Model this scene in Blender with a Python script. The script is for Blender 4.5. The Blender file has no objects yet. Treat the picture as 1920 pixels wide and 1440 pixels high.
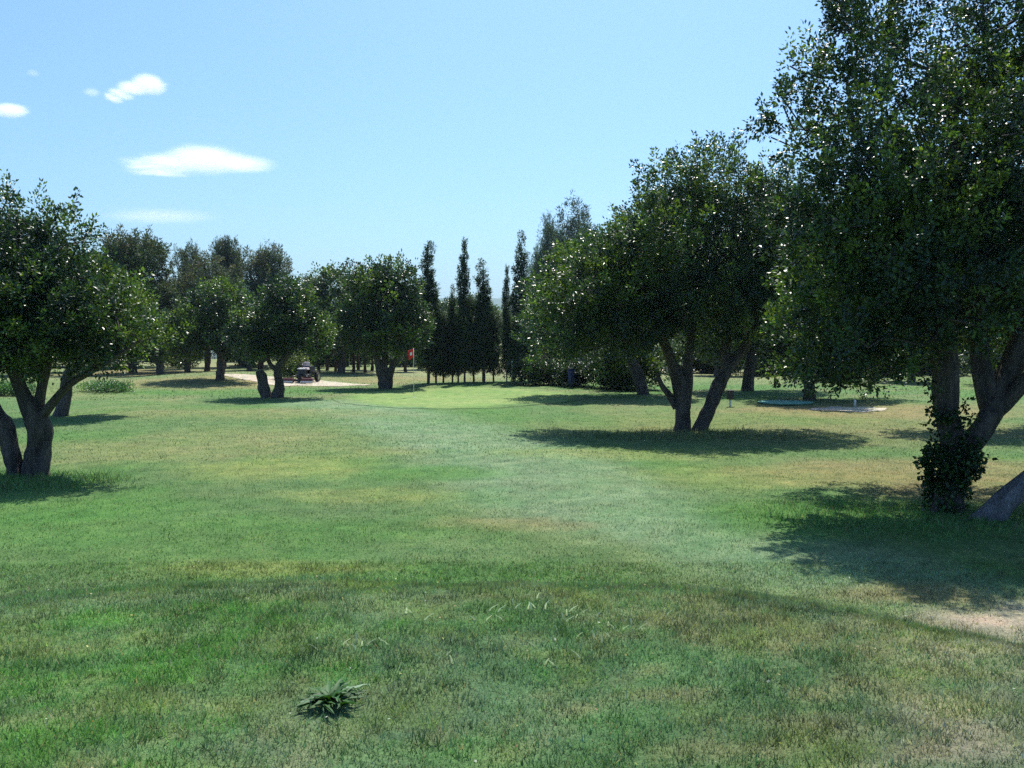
import bpy, math, random
import numpy as np
from mathutils import Vector

random.seed(7)
rng = np.random.default_rng(7)
scene = bpy.context.scene
COL = scene.collection

# ------------------------------------------------------------------ camera, sky, sun, exposure
EYE = 2.8
FPX = 1732.0                      # focal length in pixels of the 1920 wide photograph
HOR = 622.0
PITCH = math.atan((720 - HOR) / FPX)
cam_d = bpy.data.cameras.new("camera")
cam = bpy.data.objects.new("camera", cam_d)
COL.objects.link(cam)
cam.location = (0, 0, EYE)
cam.rotation_euler = (math.pi / 2 - PITCH, 0, 0)
cam_d.sensor_fit = 'HORIZONTAL'
cam_d.sensor_width = 36
cam_d.lens = 36 * FPX / 1920
cam_d.clip_start = 0.1
cam_d.clip_end = 20000
scene.camera = cam

SUN_EL, SUN_AZ = math.radians(61), math.radians(11)      # azimuth clockwise from +Y
world = bpy.data.worlds.new("World")
scene.world = world
world.use_nodes = True
wn = world.node_tree
for n in list(wn.nodes):
    wn.nodes.remove(n)
wo = wn.nodes.new("ShaderNodeOutputWorld")
bg = wn.nodes.new("ShaderNodeBackground")
sky = wn.nodes.new("ShaderNodeTexSky")
sky.sky_type = 'NISHITA'
sky.sun_disc = False
sky.sun_elevation = SUN_EL
sky.sun_rotation = SUN_AZ
sky.altitude = 0
sky.air_density = 1.0
sky.dust_density = 2.3
sky.ozone_density = 2.0
bg.inputs['Strength'].default_value = 0.100
wt = wn.nodes.new("ShaderNodeMix"); wt.data_type = 'RGBA'; wt.blend_type = 'MULTIPLY'
wt.inputs[0].default_value = 1.0
wt.inputs[7].default_value = (0.60, 0.90, 1.18, 1)
wn.links.new(sky.outputs[0], wt.inputs[6]); wn.links.new(wt.outputs[2], bg.inputs[0])
wn.links.new(bg.outputs[0], wo.inputs[0])

sun_d = bpy.data.lights.new("sun", 'SUN')
sun_d.energy = 5.0
sun_d.angle = math.radians(0.53)
sun_d.color = (1.0, 0.95, 0.86)
sun = bpy.data.objects.new("sun", sun_d)
COL.objects.link(sun)
sdir = Vector((math.sin(SUN_AZ) * math.cos(SUN_EL), math.cos(SUN_AZ) * math.cos(SUN_EL), math.sin(SUN_EL)))
sun.rotation_euler = sdir.to_track_quat('Z', 'Y').to_euler()
sun.location = sdir * 60

scene.view_settings.view_transform = 'Standard'
scene.view_settings.look = 'None'
scene.view_settings.gamma = 1
scene.view_settings.exposure = 0.66
scene.view_settings.use_curve_mapping = False
scene.render.engine = 'CYCLES'
scene.cycles.max_bounces = 12
scene.cycles.transparent_max_bounces = 8
scene.cycles.volume_bounces = 10
scene.cycles.use_denoising = False

# ------------------------------------------------------------------ small maths
def sstep(t):
    t = np.clip(t, 0, 1)
    return t * t * (3 - 2 * t)

def _hash(ix, iy, seed):
    h = (ix.astype(np.int64) * 374761393 + iy.astype(np.int64) * 668265263 + seed * 974711) & 0x7fffffff
    h = ((h ^ (h >> 13)) * 1274126177) & 0x7fffffff
    h = h ^ (h >> 16)
    return (h & 0xffff) / 65535.0

def vnoise(x, y, seed=0):
    x = np.asarray(x, float); y = np.asarray(y, float)
    ix = np.floor(x); iy = np.floor(y)
    fx = sstep(x - ix); fy = sstep(y - iy)
    a = _hash(ix, iy, seed); b = _hash(ix + 1, iy, seed)
    c = _hash(ix, iy + 1, seed); d = _hash(ix + 1, iy + 1, seed)
    return (a * (1 - fx) + b * fx) * (1 - fy) + (c * (1 - fx) + d * fx) * fy

def fbm(x, y, seed=0, oct=4):
    s = 0; a = 0.5; t = 0
    for k in range(oct):
        s = s + a * vnoise(x * 2 ** k + 17.3 * k, y * 2 ** k - 9.1 * k, seed + k)
        t += a; a *= 0.5
    return s / t

def terrain(x, y):
    """the tee mound the photographer stands on, then a nearly level fairway"""
    x = np.asarray(x, float); y = np.asarray(y, float)
    y0 = 5.2 - 0.26 * np.maximum(0, x - 0.7) ** 2 - 0.07 * np.minimum(0, x + 1.0) ** 2 + 1.1 * (fbm(x * 0.45, y * 0.2, 8, 3) - 0.5)
    m = 1.2 * (1 - sstep((y - y0) / 4.6)) * (1 - sstep((np.abs(x) - 5) / 9))
    fade = sstep((y - 9) / 6) * (1 - sstep((y - 60) / 60))
    u = (fbm(x * 0.10, y * 0.10, 3, 2) - 0.5) * 0.28 * fade
    n = (fbm(x * 0.9, y * 0.9, 5, 2) - 0.5) * 0.05
    # grassy bank far left
    b = 0.4 * np.exp(-(((x + 17.5) / 5.0) ** 2 + ((y - 55) / 7.0) ** 2))
    return m + u + n + b

def ray(px, py):
    a = (px - 960) / FPX; b = (720 - py) / FPX
    c, s = math.cos(PITCH), math.sin(PITCH)
    v = Vector((a, c + b * s, -s + b * c))
    return v

def P(px, py, d):
    """point seen at (px, py) of the photograph at forward distance d"""
    v = ray(px, py)
    k = d / v.y
    return Vector((v.x * k, d, EYE + v.z * k))

def G(px, py):
    """point of the ground seen at (px, py)"""
    v = ray(px, py)
    d = 2.0
    while d < 400:
        x = v.x * d / v.y
        if EYE + v.z * d / v.y < float(terrain(x, d)):
            return Vector((x, d, float(terrain(x, d))))
        d += 0.02 + d * 0.002
    return Vector((v.x * d / v.y, d, 0))

def gz(x, y):
    return float(terrain(x, y))

# ------------------------------------------------------------------ materials
def new_mat(name):
    m = bpy.data.materials.new(name)
    m.use_nodes = True
    nt = m.node_tree
    for n in list(nt.nodes):
        nt.nodes.remove(n)
    o = nt.nodes.new("ShaderNodeOutputMaterial")
    return m, nt, o

def N(nt, kind, **kw):
    n = nt.nodes.new(kind)
    for k, v in kw.items():
        setattr(n, k, v)
    return n

def ramp(nt, src, stops):
    r = nt.nodes.new("ShaderNodeValToRGB")
    els = r.color_ramp.elements
    while len(els) < len(stops):
        els.new(0.5)
    for e, (p, c) in zip(els, stops):
        e.position = p
        e.color = (*c, 1) if len(c) == 3 else c
    nt.links.new(src, r.inputs[0])
    return r.outputs[0]

def mix(nt, a, b, f, blend='MIX'):
    m = nt.nodes.new("ShaderNodeMix")
    m.data_type = 'RGBA'
    m.blend_type = blend
    for inp, v in ((m.inputs[6], a), (m.inputs[7], b)):
        if isinstance(v, tuple):
            inp.default_value = (*v, 1)
        else:
            nt.links.new(v, inp)
    if isinstance(f, (int, float)):
        m.inputs[0].default_value = f
    else:
        nt.links.new(f, m.inputs[0])
    return m.outputs[2]

def noise(nt, scale, detail=4, vec=None, rough=0.6):
    n = nt.nodes.new("ShaderNodeTexNoise")
    n.inputs['Scale'].default_value = scale
    n.inputs['Detail'].default_value = detail
    n.inputs['Roughness'].default_value = rough
    if vec is not None:
        nt.links.new(vec, n.inputs['Vector'])
    return n

def mat_plain(name, col, rough=0.6, metal=0.0, var=0.12, scale=8, bump=0.15):
    m, nt, o = new_mat(name)
    p = N(nt, "ShaderNodeBsdfPrincipled")
    tc = N(nt, "ShaderNodeTexCoord")
    n = noise(nt, scale, 5, tc.outputs['Object'])
    lo = tuple(c * (1 - var) for c in col); hi = tuple(min(1, c * (1 + var)) for c in col)
    nt.links.new(ramp(nt, n.outputs[0], [(0.3, lo), (0.7, hi)]), p.inputs['Base Color'])
    p.inputs['Roughness'].default_value = rough
    p.inputs['Metallic'].default_value = metal
    b = N(nt, "ShaderNodeBump"); b.inputs['Strength'].default_value = bump; b.inputs['Distance'].default_value = 0.01
    nt.links.new(n.outputs[0], b.inputs['Height']); nt.links.new(b.outputs[0], p.inputs['Normal'])
    nt.links.new(p.outputs[0], o.inputs[0])
    return m

def mat_leaf(name, rough=0.34, trans=0.28, spec=0.5, tcol=(1.5, 1.6, 0.45)):
    """foliage: each leaf has its own colour; some light passes through"""
    m, nt, o = new_mat(name)
    a = N(nt, "ShaderNodeAttribute"); a.attribute_name = "tint"
    p = N(nt, "ShaderNodeBsdfPrincipled")
    nt.links.new(a.outputs['Color'], p.inputs['Base Color'])
    p.inputs['Roughness'].default_value = rough
    p.inputs['Specular IOR Level'].default_value = spec
    t = N(nt, "ShaderNodeBsdfTranslucent")
    nt.links.new(mix(nt, a.outputs['Color'], tcol, 1.0, 'MULTIPLY'), t.inputs['Color'])
    s = N(nt, "ShaderNodeMixShader"); s.inputs[0].default_value = trans
    nt.links.new(p.outputs[0], s.inputs[1]); nt.links.new(t.outputs[0], s.inputs[2])
    nt.links.new(s.outputs[0], o.inputs[0])
    return m

def mat_bark(name, c0, c1, scale=6):
    m, nt, o = new_mat(name)
    tc = N(nt, "ShaderNodeTexCoord")
    mp = N(nt, "ShaderNodeMapping"); mp.inputs['Scale'].default_value = (1, 1, 0.28)
    nt.links.new(tc.outputs['Object'], mp.inputs[0])
    n1 = noise(nt, scale, 8, mp.outputs[0], 0.7)
    n2 = noise(nt, scale * 6, 5, mp.outputs[0], 0.7)
    c = ramp(nt, n1.outputs[0], [(0.3, c0), (0.68, c1)])
    c = mix(nt, c, ramp(nt, n2.outputs[0], [(0.35, (0.35, 0.35, 0.35)), (0.65, (1.2, 1.2, 1.2))]), 0.8, 'MULTIPLY')
    p = N(nt, "ShaderNodeBsdfPrincipled"); p.inputs['Roughness'].default_value = 0.9
    nt.links.new(c, p.inputs['Base Color'])
    b = N(nt, "ShaderNodeBump"); b.inputs['Strength'].default_value = 1.0; b.inputs['Distance'].default_value = 0.06
    ad = N(nt, "ShaderNodeMath", operation='ADD')
    nt.links.new(n1.outputs[0], ad.inputs[0]); nt.links.new(n2.outputs[0], ad.inputs[1])
    nt.links.new(ad.outputs[0], b.inputs['Height']); nt.links.new(b.outputs[0], p.inputs['Normal'])
    nt.links.new(p.outputs[0], o.inputs[0])
    return m

def mat_ground(name):
    m, nt, o = new_mat(name)
    a = N(nt, "ShaderNodeAttribute"); a.attribute_name = "tint"
    g = N(nt, "ShaderNodeNewGeometry")
    n1 = noise(nt, 2.2, 8, g.outputs['Position'], 0.72)
    n2 = noise(nt, 26, 5, g.outputs['Position'], 0.75)
    n3 = noise(nt, 0.55, 6, g.outputs['Position'], 0.65)
    c = mix(nt, a.outputs['Color'], ramp(nt, n1.outputs[0], [(0.28, (0.62, 0.68, 0.7)), (0.5, (1, 1, 1)), (0.74, (1.35, 1.22, 1.15))]), 1.0, 'MULTIPLY')
    c = mix(nt, c, ramp(nt, n2.outputs[0], [(0.3, (0.5, 0.52, 0.5)), (0.7, (1.45, 1.45, 1.4))]), 0.75, 'MULTIPLY')
    c = mix(nt, c, ramp(nt, n3.outputs[0], [(0.3, (0.8, 0.95, 0.8)), (0.7, (1.18, 1.04, 1.1))]), 1.0, 'MULTIPLY')
    p = N(nt, "ShaderNodeBsdfPrincipled"); p.inputs['Roughness'].default_value = 0.95
    p.inputs['Specular IOR Level'].default_value = 0.15
    nt.links.new(c, p.inputs['Base Color'])
    b = N(nt, "ShaderNodeBump"); b.inputs['Strength'].default_value = 0.9; b.inputs['Distance'].default_value = 0.05
    nt.links.new(n2.outputs[0], b.inputs['Height']); nt.links.new(b.outputs[0], p.inputs['Normal'])
    nt.links.new(p.outputs[0], o.inputs[0])
    return m

M = {
    'leaf': mat_leaf("glossy_leaf", 0.36, 0.25, 0.45),
    'needle': mat_leaf("needle_foliage", 0.6, 0.18, 0.3),
    'grassblade': mat_leaf("grass_blade", 0.55, 0.3, 0.3, (1.2, 1.3, 0.8)),
    'ground': mat_ground("turf"),
    'bark': mat_bark("carob_bark", (0.025, 0.02, 0.018), (0.21, 0.17, 0.15)),
    'bark_pale': mat_bark("grey_bark", (0.12, 0.11, 0.12), (0.34, 0.32, 0.33)),
    'bark_red': mat_bark("pine_bark", (0.05, 0.028, 0.02), (0.17, 0.085, 0.06)),
    'bark_cyp': mat_bark("cypress_bark", (0.10, 0.08, 0.06), (0.26, 0.21, 0.16)),
    'black': mat_plain("black_paint", (0.02, 0.02, 0.024), 0.35),
    'rubber': mat_plain("tyre_rubber", (0.015, 0.015, 0.015), 0.85, bump=0.4),
    'steel': mat_plain("dull_steel", (0.45, 0.45, 0.46), 0.35, 0.9),
    'cream': mat_plain("faded_seat_vinyl", (0.60, 0.50, 0.50), 0.5),
    'whiteplastic': mat_plain("white_plastic", (0.75, 0.75, 0.72), 0.4),
    'red': mat_plain("red_cloth", (0.75, 0.03, 0.02), 0.7),
    'orange_paint': mat_plain("dark_red_paint", (0.12, 0.03, 0.03), 0.45),
    'navy': mat_plain("navy_cloth", (0.025, 0.035, 0.12), 0.6),
    'teal': mat_plain("teal_mat", (0.14, 0.33, 0.25), 0.85, var=0.2, scale=3),
    'pole': mat_plain("pale_pole_paint", (0.62, 0.66, 0.5), 0.5),
    'whitewash': mat_plain("whitewash", (0.8, 0.78, 0.74), 0.9),
    'tile': mat_plain("roof_tile", (0.36, 0.15, 0.09), 0.9),
    'glass': mat_plain("window_glass", (0.03, 0.04, 0.05), 0.1),
}

# ------------------------------------------------------------------ object helpers
def tag(o, label=None, cat=None, group=None, kind=None):
    if label: o['label'] = label
    if cat: o['category'] = cat
    if group: o['group'] = group
    if kind: o['kind'] = kind
    return o

def link(name, mesh, parent=None):
    o = bpy.data.objects.new(name, mesh)
    COL.objects.link(o)
    if parent is not None:
        o.parent = parent
    return o

def empty(name, loc, rz=0.0):
    o = bpy.data.objects.new(name, None)
    o.empty_display_size = 0.3
    COL.objects.link(o)
    o.location = loc
    o.rotation_euler = (0, 0, rz)
    return o

def np_mesh(name, V, F, mats, tint=None, matidx=None, smooth=False):
    """V (n,3), F (m,k) with one k"""
    me = bpy.data.meshes.new(name)
    V = np.ascontiguousarray(V, dtype=np.float32); F = np.ascontiguousarray(F, dtype=np.int32)
    k = F.shape[1]
    me.vertices.add(len(V)); me.vertices.foreach_set('co', V.ravel())
    me.loops.add(F.size); me.loops.foreach_set('vertex_index', F.ravel())
    me.polygons.add(len(F))
    me.polygons.foreach_set('loop_start', np.arange(0, F.size, k, dtype=np.int32))
    me.polygons.foreach_set('loop_total', np.full(len(F), k, dtype=np.int32))
    if matidx is not None:
        me.polygons.foreach_set('material_index', np.asarray(matidx, dtype=np.int32))
    me.polygons.foreach_set('use_smooth', np.full(len(F), smooth, dtype=bool))
    for m in (mats if isinstance(mats, (list, tuple)) else [mats]):
        me.materials.append(m)
    if tint is not None:
        at = me.attributes.new("tint", 'FLOAT_COLOR', 'POINT')
        t = np.ones((len(V), 4), np.float32); t[:, :3] = tint
        at.data.foreach_set('color', t.ravel())
    me.update(calc_edges=True)
    return me

class MB:
    """collects solids into one mesh"""
    def __init__(s):
        s.v = []; s.f = []
    def quadset(s, vs, fs):
        b = len(s.v); s.v += [tuple(v) for v in vs]; s.f += [tuple(b + i for i in f) for f in fs]
    def box(s, x0, x1, y0, y1, z0, z1, taper=0.0, sh=(0, 0)):
        t = taper; a, b = sh
        vs = [(x0, y0, z0), (x1, y0, z0), (x1, y1, z0), (x0, y1, z0),
              (x0 + t + a, y0 + t + b, z1), (x1 - t + a, y0 + t + b, z1), (x1 - t + a, y1 - t + b, z1), (x0 + t + a, y1 - t + b, z1)]
        s.quadset(vs, [(0, 3, 2, 1), (4, 5, 6, 7), (0, 1, 5, 4), (1, 2, 6, 5), (2, 3, 7, 6), (3, 0, 4, 7)])
    def tube(s, pts, rads, n=10, cap=True):
        pts = [Vector(p) for p in pts]
        b = len(s.v)
        prev = None
        for i, p in enumerate(pts):
            t = (pts[min(i + 1, len(pts) - 1)] - pts[max(i - 1, 0)]).normalized()
            if prev is None:
                u = t.cross(Vector((0.31, 0.9, 0.2))).normalized()
            else:
                u = (prev - t * prev.dot(t)).normalized()
            prev = u
            w = t.cross(u)
            r = rads[i] if isinstance(rads, (list, tuple)) else rads
            for k in range(n):
                a = 2 * math.pi * k / n
                s.v.append(tuple(p + (u * math.cos(a) + w * math.sin(a)) * r))
        for i in range(len(pts) - 1):
            for k in range(n):
                k2 = (k + 1) % n
                s.f.append((b + i * n + k, b + i * n + k2, b + (i + 1) * n + k2, b + (i + 1) * n + k))
        if cap:
            s.f.append(tuple(b + k for k in reversed(range(n))))
            s.f.append(tuple(b + (len(pts) - 1) * n + k for k in range(n)))
    def disc_wheel(s, c, r, w, n=20, rr=0.7):
        """rounded wheel with its axle along x"""
        prof = [(-w / 2, r * rr), (-w / 2, r * 0.93), (-w * 0.3, r), (w * 0.3, r), (w / 2, r * 0.93), (w / 2, r * rr)]
        b = len(s.v)
        for (x, q) in prof:
            for k in range(n):
                a = 2 * math.pi * k / n
                s.v.append((c[0] + x, c[1] + q * math.cos(a), c[2] + q * math.sin(a)))
        m = len(prof)
        for i in range(m):
            j = (i + 1) % m
            for k in range(n):
                k2 = (k + 1) % n
                s.f.append((b + i * n + k, b + i * n + k2, b + j * n + k2, b + j * n + k))
    def build(s, name, mat, parent=None, smooth=False, bevel=0.0):
        me = bpy.data.meshes.new(name)
        me.from_pydata(s.v, [], s.f)
        me.materials.append(mat)
        if smooth:
            me.polygons.foreach_set('use_smooth', [True] * len(me.polygons))
        me.update()
        o = link(name, me, parent)
        if bevel:
            md = o.modifiers.new("bevel", 'BEVEL'); md.width = bevel; md.segments = 2; md.limit_method = 'ANGLE'
        return o

def copy_tree(o, parent=None):
    c = o.copy(); COL.objects.link(c)
    if parent is not None:
        c.parent = parent
    for ch in list(o.children):
        copy_tree(ch, c)
    return c

# ------------------------------------------------------------------ ground colours (what grows where)
GREEN = (0.098, 0.170, 0.063)
def _w(px, py):
    g = G(px, py); return g.x, g.y
PATCH = []      # x, y, rx, ry, rot, colour, strength
def patch(px, py, rx, ry, col, s=1.0, rot=0.0):
    x, y = _w(px, py); PATCH.append((x, y, rx, ry, rot, col, s))
FRESH = (0.080, 0.182, 0.046); YEL = (0.21, 0.25, 0.08); DRY = (0.24, 0.195, 0.095); DIRT = (0.36, 0.31, 0.235)
PALE = (0.155, 0.235, 0.13); DEEP = (0.075, 0.15, 0.07); WARM = (0.18, 0.205, 0.085)
# fairway
patch(420, 830, 3.2, 4.0, WARM, 0.75)
patch(520, 880, 2.2, 1.6, YEL, 0.7)
patch(480, 775, 6, 2.5, WARM, 0.5)
patch(150, 850, 3.0, 2.5, WARM, 0.6)
patch(700, 930, 1.8, 0.9, YEL, 0.55)
patch(930, 985, 1.6, 0.5, DRY, 0.55)
patch(820, 890, 1.6, 0.9, FRESH, 0.8)
patch(690, 850, 1.2, 1.0, WARM, 0.6)
patch(300, 1000, 3.2, 1.8, FRESH, 0.8)
patch(60, 960, 2.4, 1.8, FRESH, 0.9)
patch(180, 950, 1.6, 1.3, FRESH, 0.8)
patch(620, 1000, 3.0, 1.2, (0.086, 0.172, 0.05), 0.8)
patch(350, 1050, 2.4, .9, (0.086, 0.172, 0.05), 0.8)
patch(1450, 895, 2.8, 1.8, YEL, 0.6)
patch(1750, 890, 4.0, 2.6, DRY, 0.65)
patch(1500, 800, 8, 5, DRY, 0.45)
patch(1620, 770, 6, 3.4, DRY, 0.75)
patch(1860, 930, 2.0, 1.6, DRY, 0.7)
patch(1500, 960, 1.6, 1.6, FRESH, 0.7)
patch(1640, 980, 2.6, 1.8, FRESH, 0.8)
patch(250, 700, 6, 6, (0.20, 0.155, 0.08), 0.75)
patch(380, 715, 6, 4, DRY, 0.6)
patch(760, 712, 6, 3, DRY, 0.6)
patch(100, 730, 5, 5, WARM, 0.6)
patch(1170, 850, 3.4, 1.4, YEL, 0.5)
patch(500, 735, 9, 1.6, FRESH, 0.7)
patch(520, 1070, 1.6, 0.35, YEL, 0.7)
patch(900, 1040, 2.0, 0.7, GREEN, 0.6)
patch(1180, 790, 9, 2.2, FRESH, 0.35)
# mound
patch(330, 1210, 1.0, 0.8, FRESH, 0.95)
patch(120, 1180, 1.6, 0.8, FRESH, 0.8)
patch(760, 1180, 1.5, 0.5, GREEN, 0.5)
patch(650, 1330, 1.2, 0.5, DEEP, 0.7)
patch(440, 1330, 0.35, 0.16, YEL, 0.8)
patch(120, 1420, 0.8, 0.3, WARM, 0.6)
patch(860, 1250, 0.8, 0.5, DEEP, 0.6)
patch(980, 1420, 0.9, 0.35, DEEP, 0.6)
patch(1120, 1240, 1.2, 0.6, DEEP, 0.6)
patch(1500, 1170, 1.2, 0.5, DRY, 0.5)
patch(1300, 1120, 1.2, 0.35, DRY, 0.4)
patch(1690, 1290, 0.35, 0.5, WARM, 0.7)
patch(1500, 1400, 0.5, 0.3, WARM, 0.6)
patch(1800, 1400, 0.6, 0.45, DIRT, 0.95)
patch(1690, 1440, 0.3, 0.15, DIRT, 0.8)
patch(1900, 1290, 0.3, 0.4, DRY, 0.8)
patch(1880, 1330, 0.4, 0.35, DIRT, 0.5)
patch(1880, 1175, 0.75, 0.75, DIRT, 1.0)
patch(1915, 1140, 0.5, 0.5, DIRT, 0.8)
patch(1905, 1225, 0.6, 0.4, DIRT, 0.9)
patch(1700, 1110, 1.0, 0.5, DRY, 0.6)
patch(740, 1010, 0.8, 0.25, FRESH, 0.5)
STRIP = [_w(*p) for p in [(600, 757), (720, 775), (850, 815), (1000, 880), (1120, 950), (1330, 1010), (1560, 1065), (1760, 1110), (1960, 1150)]]
STRIPW = [1.6, 2.0, 1.9, 1.9, 1.6, 1.3, 1.1, 0.9, 0.9]

def ground_col(x, y):
    x = np.asarray(x, float); y = np.asarray(y, float)
    sh = x.shape
    c = np.empty(sh + (3,)); c[...] = GREEN
    wx = x + (fbm(x * 0.8, y * 0.8, 21, 3) - 0.5) * 1.6
    wy = y + (fbm(x * 0.8, y * 0.8, 31, 3) - 0.5) * 1.6
    def blend(w, col):
        w = np.clip(w, 0, 1)[..., None]
        np.multiply(c, 1 - w, out=c); c[...] += w * np.array(col)
    n = fbm(wx * 0.22, wy * 0.22, 11, 4)
    blend(sstep((n - 0.50) / 0.16) * 0.45, WARM)
    blend(sstep((0.5 - fbm(wx * 0.35, wy * 0.3, 12, 4)) / 0.12) * 0.55, FRESH)
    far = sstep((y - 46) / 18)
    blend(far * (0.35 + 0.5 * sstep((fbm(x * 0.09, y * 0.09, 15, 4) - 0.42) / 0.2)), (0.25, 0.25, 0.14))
    blend(sstep((fbm(x * 0.5, y * 0.5, 16, 4) - 0.52) / 0.12) * 0.45 * sstep((y - 30) / 10), (0.21, 0.20, 0.11))
    # mown strip
    dmin = np.full(sh, 9.0)
    for i in range(len(STRIP) - 1):
        (ax, ay), (bx, by) = STRIP[i], STRIP[i + 1]
        t = np.clip(((x - ax) * (bx - ax) + (y - ay) * (by - ay)) / ((bx - ax) ** 2 + (by - ay) ** 2), 0, 1)
        w = STRIPW[i] * (1 - t) + STRIPW[i + 1] * t
        dd = np.hypot(wx * 0.5 + x * 0.5 - ax - t * (bx - ax), wy * 0.5 + y * 0.5 - ay - t * (by - ay)) / w
        dmin = np.minimum(dmin, dd)
    streak = 0.8 + 0.4 * fbm(x * 0.5 + y * 0.2, y * 2.2, 17, 3)
    blend(sstep((1.6 - dmin) / 1.1) * 0.9 * streak, PALE)
    for (px, py, rx, ry, rot, col, s) in PATCH:
        k = 0.45 if ry < 1 else 1.0
        ux = (x + (wx - x) * k - px) / rx; uy = (y + (wy - y) * k - py) / ry
        r = np.sqrt(ux * ux + uy * uy)
        blend(sstep((1.25 - r) / 0.8) * s, col)
    # small mottling, clover and dry tufts on the mound
    near = 1 - sstep((y - 6.5) / 3)
    f = fbm(x * 7.5, y * 7.5, 41, 4)
    left = sstep((1.2 - x) / 3.0)
    blend(sstep((f - 0.55) / 0.09) * (0.65 - 0.35 * left) * near, DRY)
    blend(sstep((0.46 - f) / 0.08) * 0.7 * near, (0.05, 0.125, 0.035))
    g = fbm(x * 2.6, y * 2.6, 43, 4)
    blend(sstep((g - 0.57) / 0.07) * 0.65 * near, (0.19, 0.235, 0.06))
    blend(sstep((0.45 - g) / 0.08) * 0.6 * near * (0.3 + left), (0.075, 0.21, 0.028))
    blend(near * left * 0.25 * sstep((g - .35) / .2), (0.085, 0.20, 0.045))
    h = fbm(x * 1.3, y * 1.3, 47, 4)
    blend(sstep((h - 0.5) / 0.1) * 0.40 * near, (0.135, 0.185, 0.12))
    blend(near * 0.38 * (1 - .5 * left), (0.098, 0.165, 0.092))
    m2 = fbm(x * 3.0, y * 3.0, 49, 3)[..., None] - 0.5
    c *= 1 + 0.5 * m2 * (1 - 0.5 * sstep((y - 15) / 15))[..., None]
    return c

def axis_lines(a, b, c0, s0, grow):
    """positions from a to b, spacing s0 around c0 growing away from it"""
    out = [c0]; v = c0
    while v < b:
        v += s0 + abs(v - c0) * grow; out.append(v)
    v = c0
    while v > a:
        v -= s0 + abs(v - c0) * grow; out.append(v)
    return np.array(sorted(out))

xs = axis_lines(-1500, 1500, 0, 0.15, 0.034)
ys = axis_lines(-60, 3800, 4.5, 0.12, 0.022)
X, Y = np.meshgrid(xs, ys)
Z = terrain(X, Y)
V = np.stack([X, Y, Z], -1).reshape(-1, 3)
nx, ny = len(xs), len(ys)
idx = np.arange(nx * ny).reshape(ny, nx)
F = np.stack([idx[:-1, :-1], idx[:-1, 1:], idx[1:, 1:], idx[1:, :-1]], -1).reshape(-1, 4)
me = np_mesh("ground", V, F, M['ground'], ground_col(X, Y).reshape(-1, 3), smooth=True)
tag(link("ground", me), kind='structure')

def sheet(name, outline_fn, x0, x1, y0, y1, step, mat, lift, colfn):
    """thin sheet lying on the ground, clipped by outline_fn(x, y) >= 0"""
    ax = np.arange(x0, x1, step); ay = np.arange(y0, y1, step)
    X, Y = np.meshgrid(ax, ay)
    keep = outline_fn(X, Y)
    ii = np.arange(X.size).reshape(X.shape)
    k = (keep[:-1, :-1] > 0) & (keep[1:, 1:] > 0) & (keep[:-1, 1:] > 0) & (keep[1:, :-1] > 0)
    F = np.stack([ii[:-1, :-1], ii[:-1, 1:], ii[1:, 1:], ii[1:, :-1]], -1)[k]
    V = np.stack([X, Y, terrain(X, Y) + lift], -1).reshape(-1, 3)
    col = colfn(X, Y).reshape(-1, 3)
    used = np.unique(F); remap = np.zeros(X.size, int); remap[used] = np.arange(len(used))
    me = np_mesh(name, V[used], remap[F], mat, col[used], smooth=True)
    return link(name, me)

# putting green
GC = G(860, 747)
def green_out(X, Y):
    a = np.arctan2((Y - GC.y) / 6.3, (X - GC.x) / 5.6)
    r = np.hypot((X - GC.x) / 5.6, (Y - GC.y) / 6.3)
    return 1.0 + 0.05 * np.sin(3 * a + 1) + 0.04 * np.sin(2 * a) - r
def green_col(X, Y):
    n = fbm(X * 0.3, Y * 0.3, 77, 3)[..., None]
    c = np.array((0.165, 0.255, 0.085)) * (1 - n) + np.array((0.22, 0.295, 0.105)) * n
    e = sstep((green_out(X, Y) + (fbm(X * 0.7, Y * 0.7, 79, 3) - 0.5) * 0.25) / 0.22)[..., None]
    return ground_col(X, Y) * (1 - e) + c * e
tag(sheet("putting_green", green_out, GC.x - 6.5, GC.x + 6.5, GC.y - 7.5, GC.y + 7.5, 0.14, M['ground'], 0.012, green_col), kind='structure')

# sandy path behind the forked tree
SP = [(_w(445, 704), 1.1), (_w(490, 709), 1.6), (_w(560, 718), 2.2), (_w(630, 722), 1.5), (_w(680, 722), 0.5)]
def path_out(X, Y):
    best = np.full(X.shape, 9.0)
    for ((a, wa), (b, wb)) in zip(SP[:-1], SP[1:]):
        t = np.clip(((X - a[0]) * (b[0] - a[0]) + (Y - a[1]) * (b[1] - a[1])) / ((b[0] - a[0]) ** 2 + (b[1] - a[1]) ** 2), 0, 1)
        best = np.minimum(best, np.hypot(X - a[0] - t * (b[0] - a[0]), Y - a[1] - t * (b[1] - a[1])) / (wa * (1 - t) + wb * t))
    return 1.0 - best + (fbm(X * 1.2, Y * 1.2, 9, 3) - 0.5) * 0.5
def sand_col(X, Y):
    n = fbm(X * 1.5, Y * 1.5, 78, 3)[..., None]
    return np.array((0.38, 0.33, 0.275)) * (1 - n) + np.array((0.54, 0.47, 0.395)) * n
tag(sheet("sandy_path", path_out, -20, -3, 42, 70, 0.16, M['ground'], 0.016, sand_col), kind='structure')

# pale bare patch beside the teal mat
BC = G(1585, 769)
def bare_out(X, Y):
    r = np.hypot((X - BC.x) / 1.7, (Y - BC.y) / 1.0)
    return 0.9 - r + (fbm(X * 1.3, Y * 1.3, 19, 3) - 0.5) * 0.9
tag(sheet("bare_sand", bare_out, BC.x - 3, BC.x + 3, BC.y - 3, BC.y + 3, 0.1, M['ground'], 0.012, sand_col), kind='structure')
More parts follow.
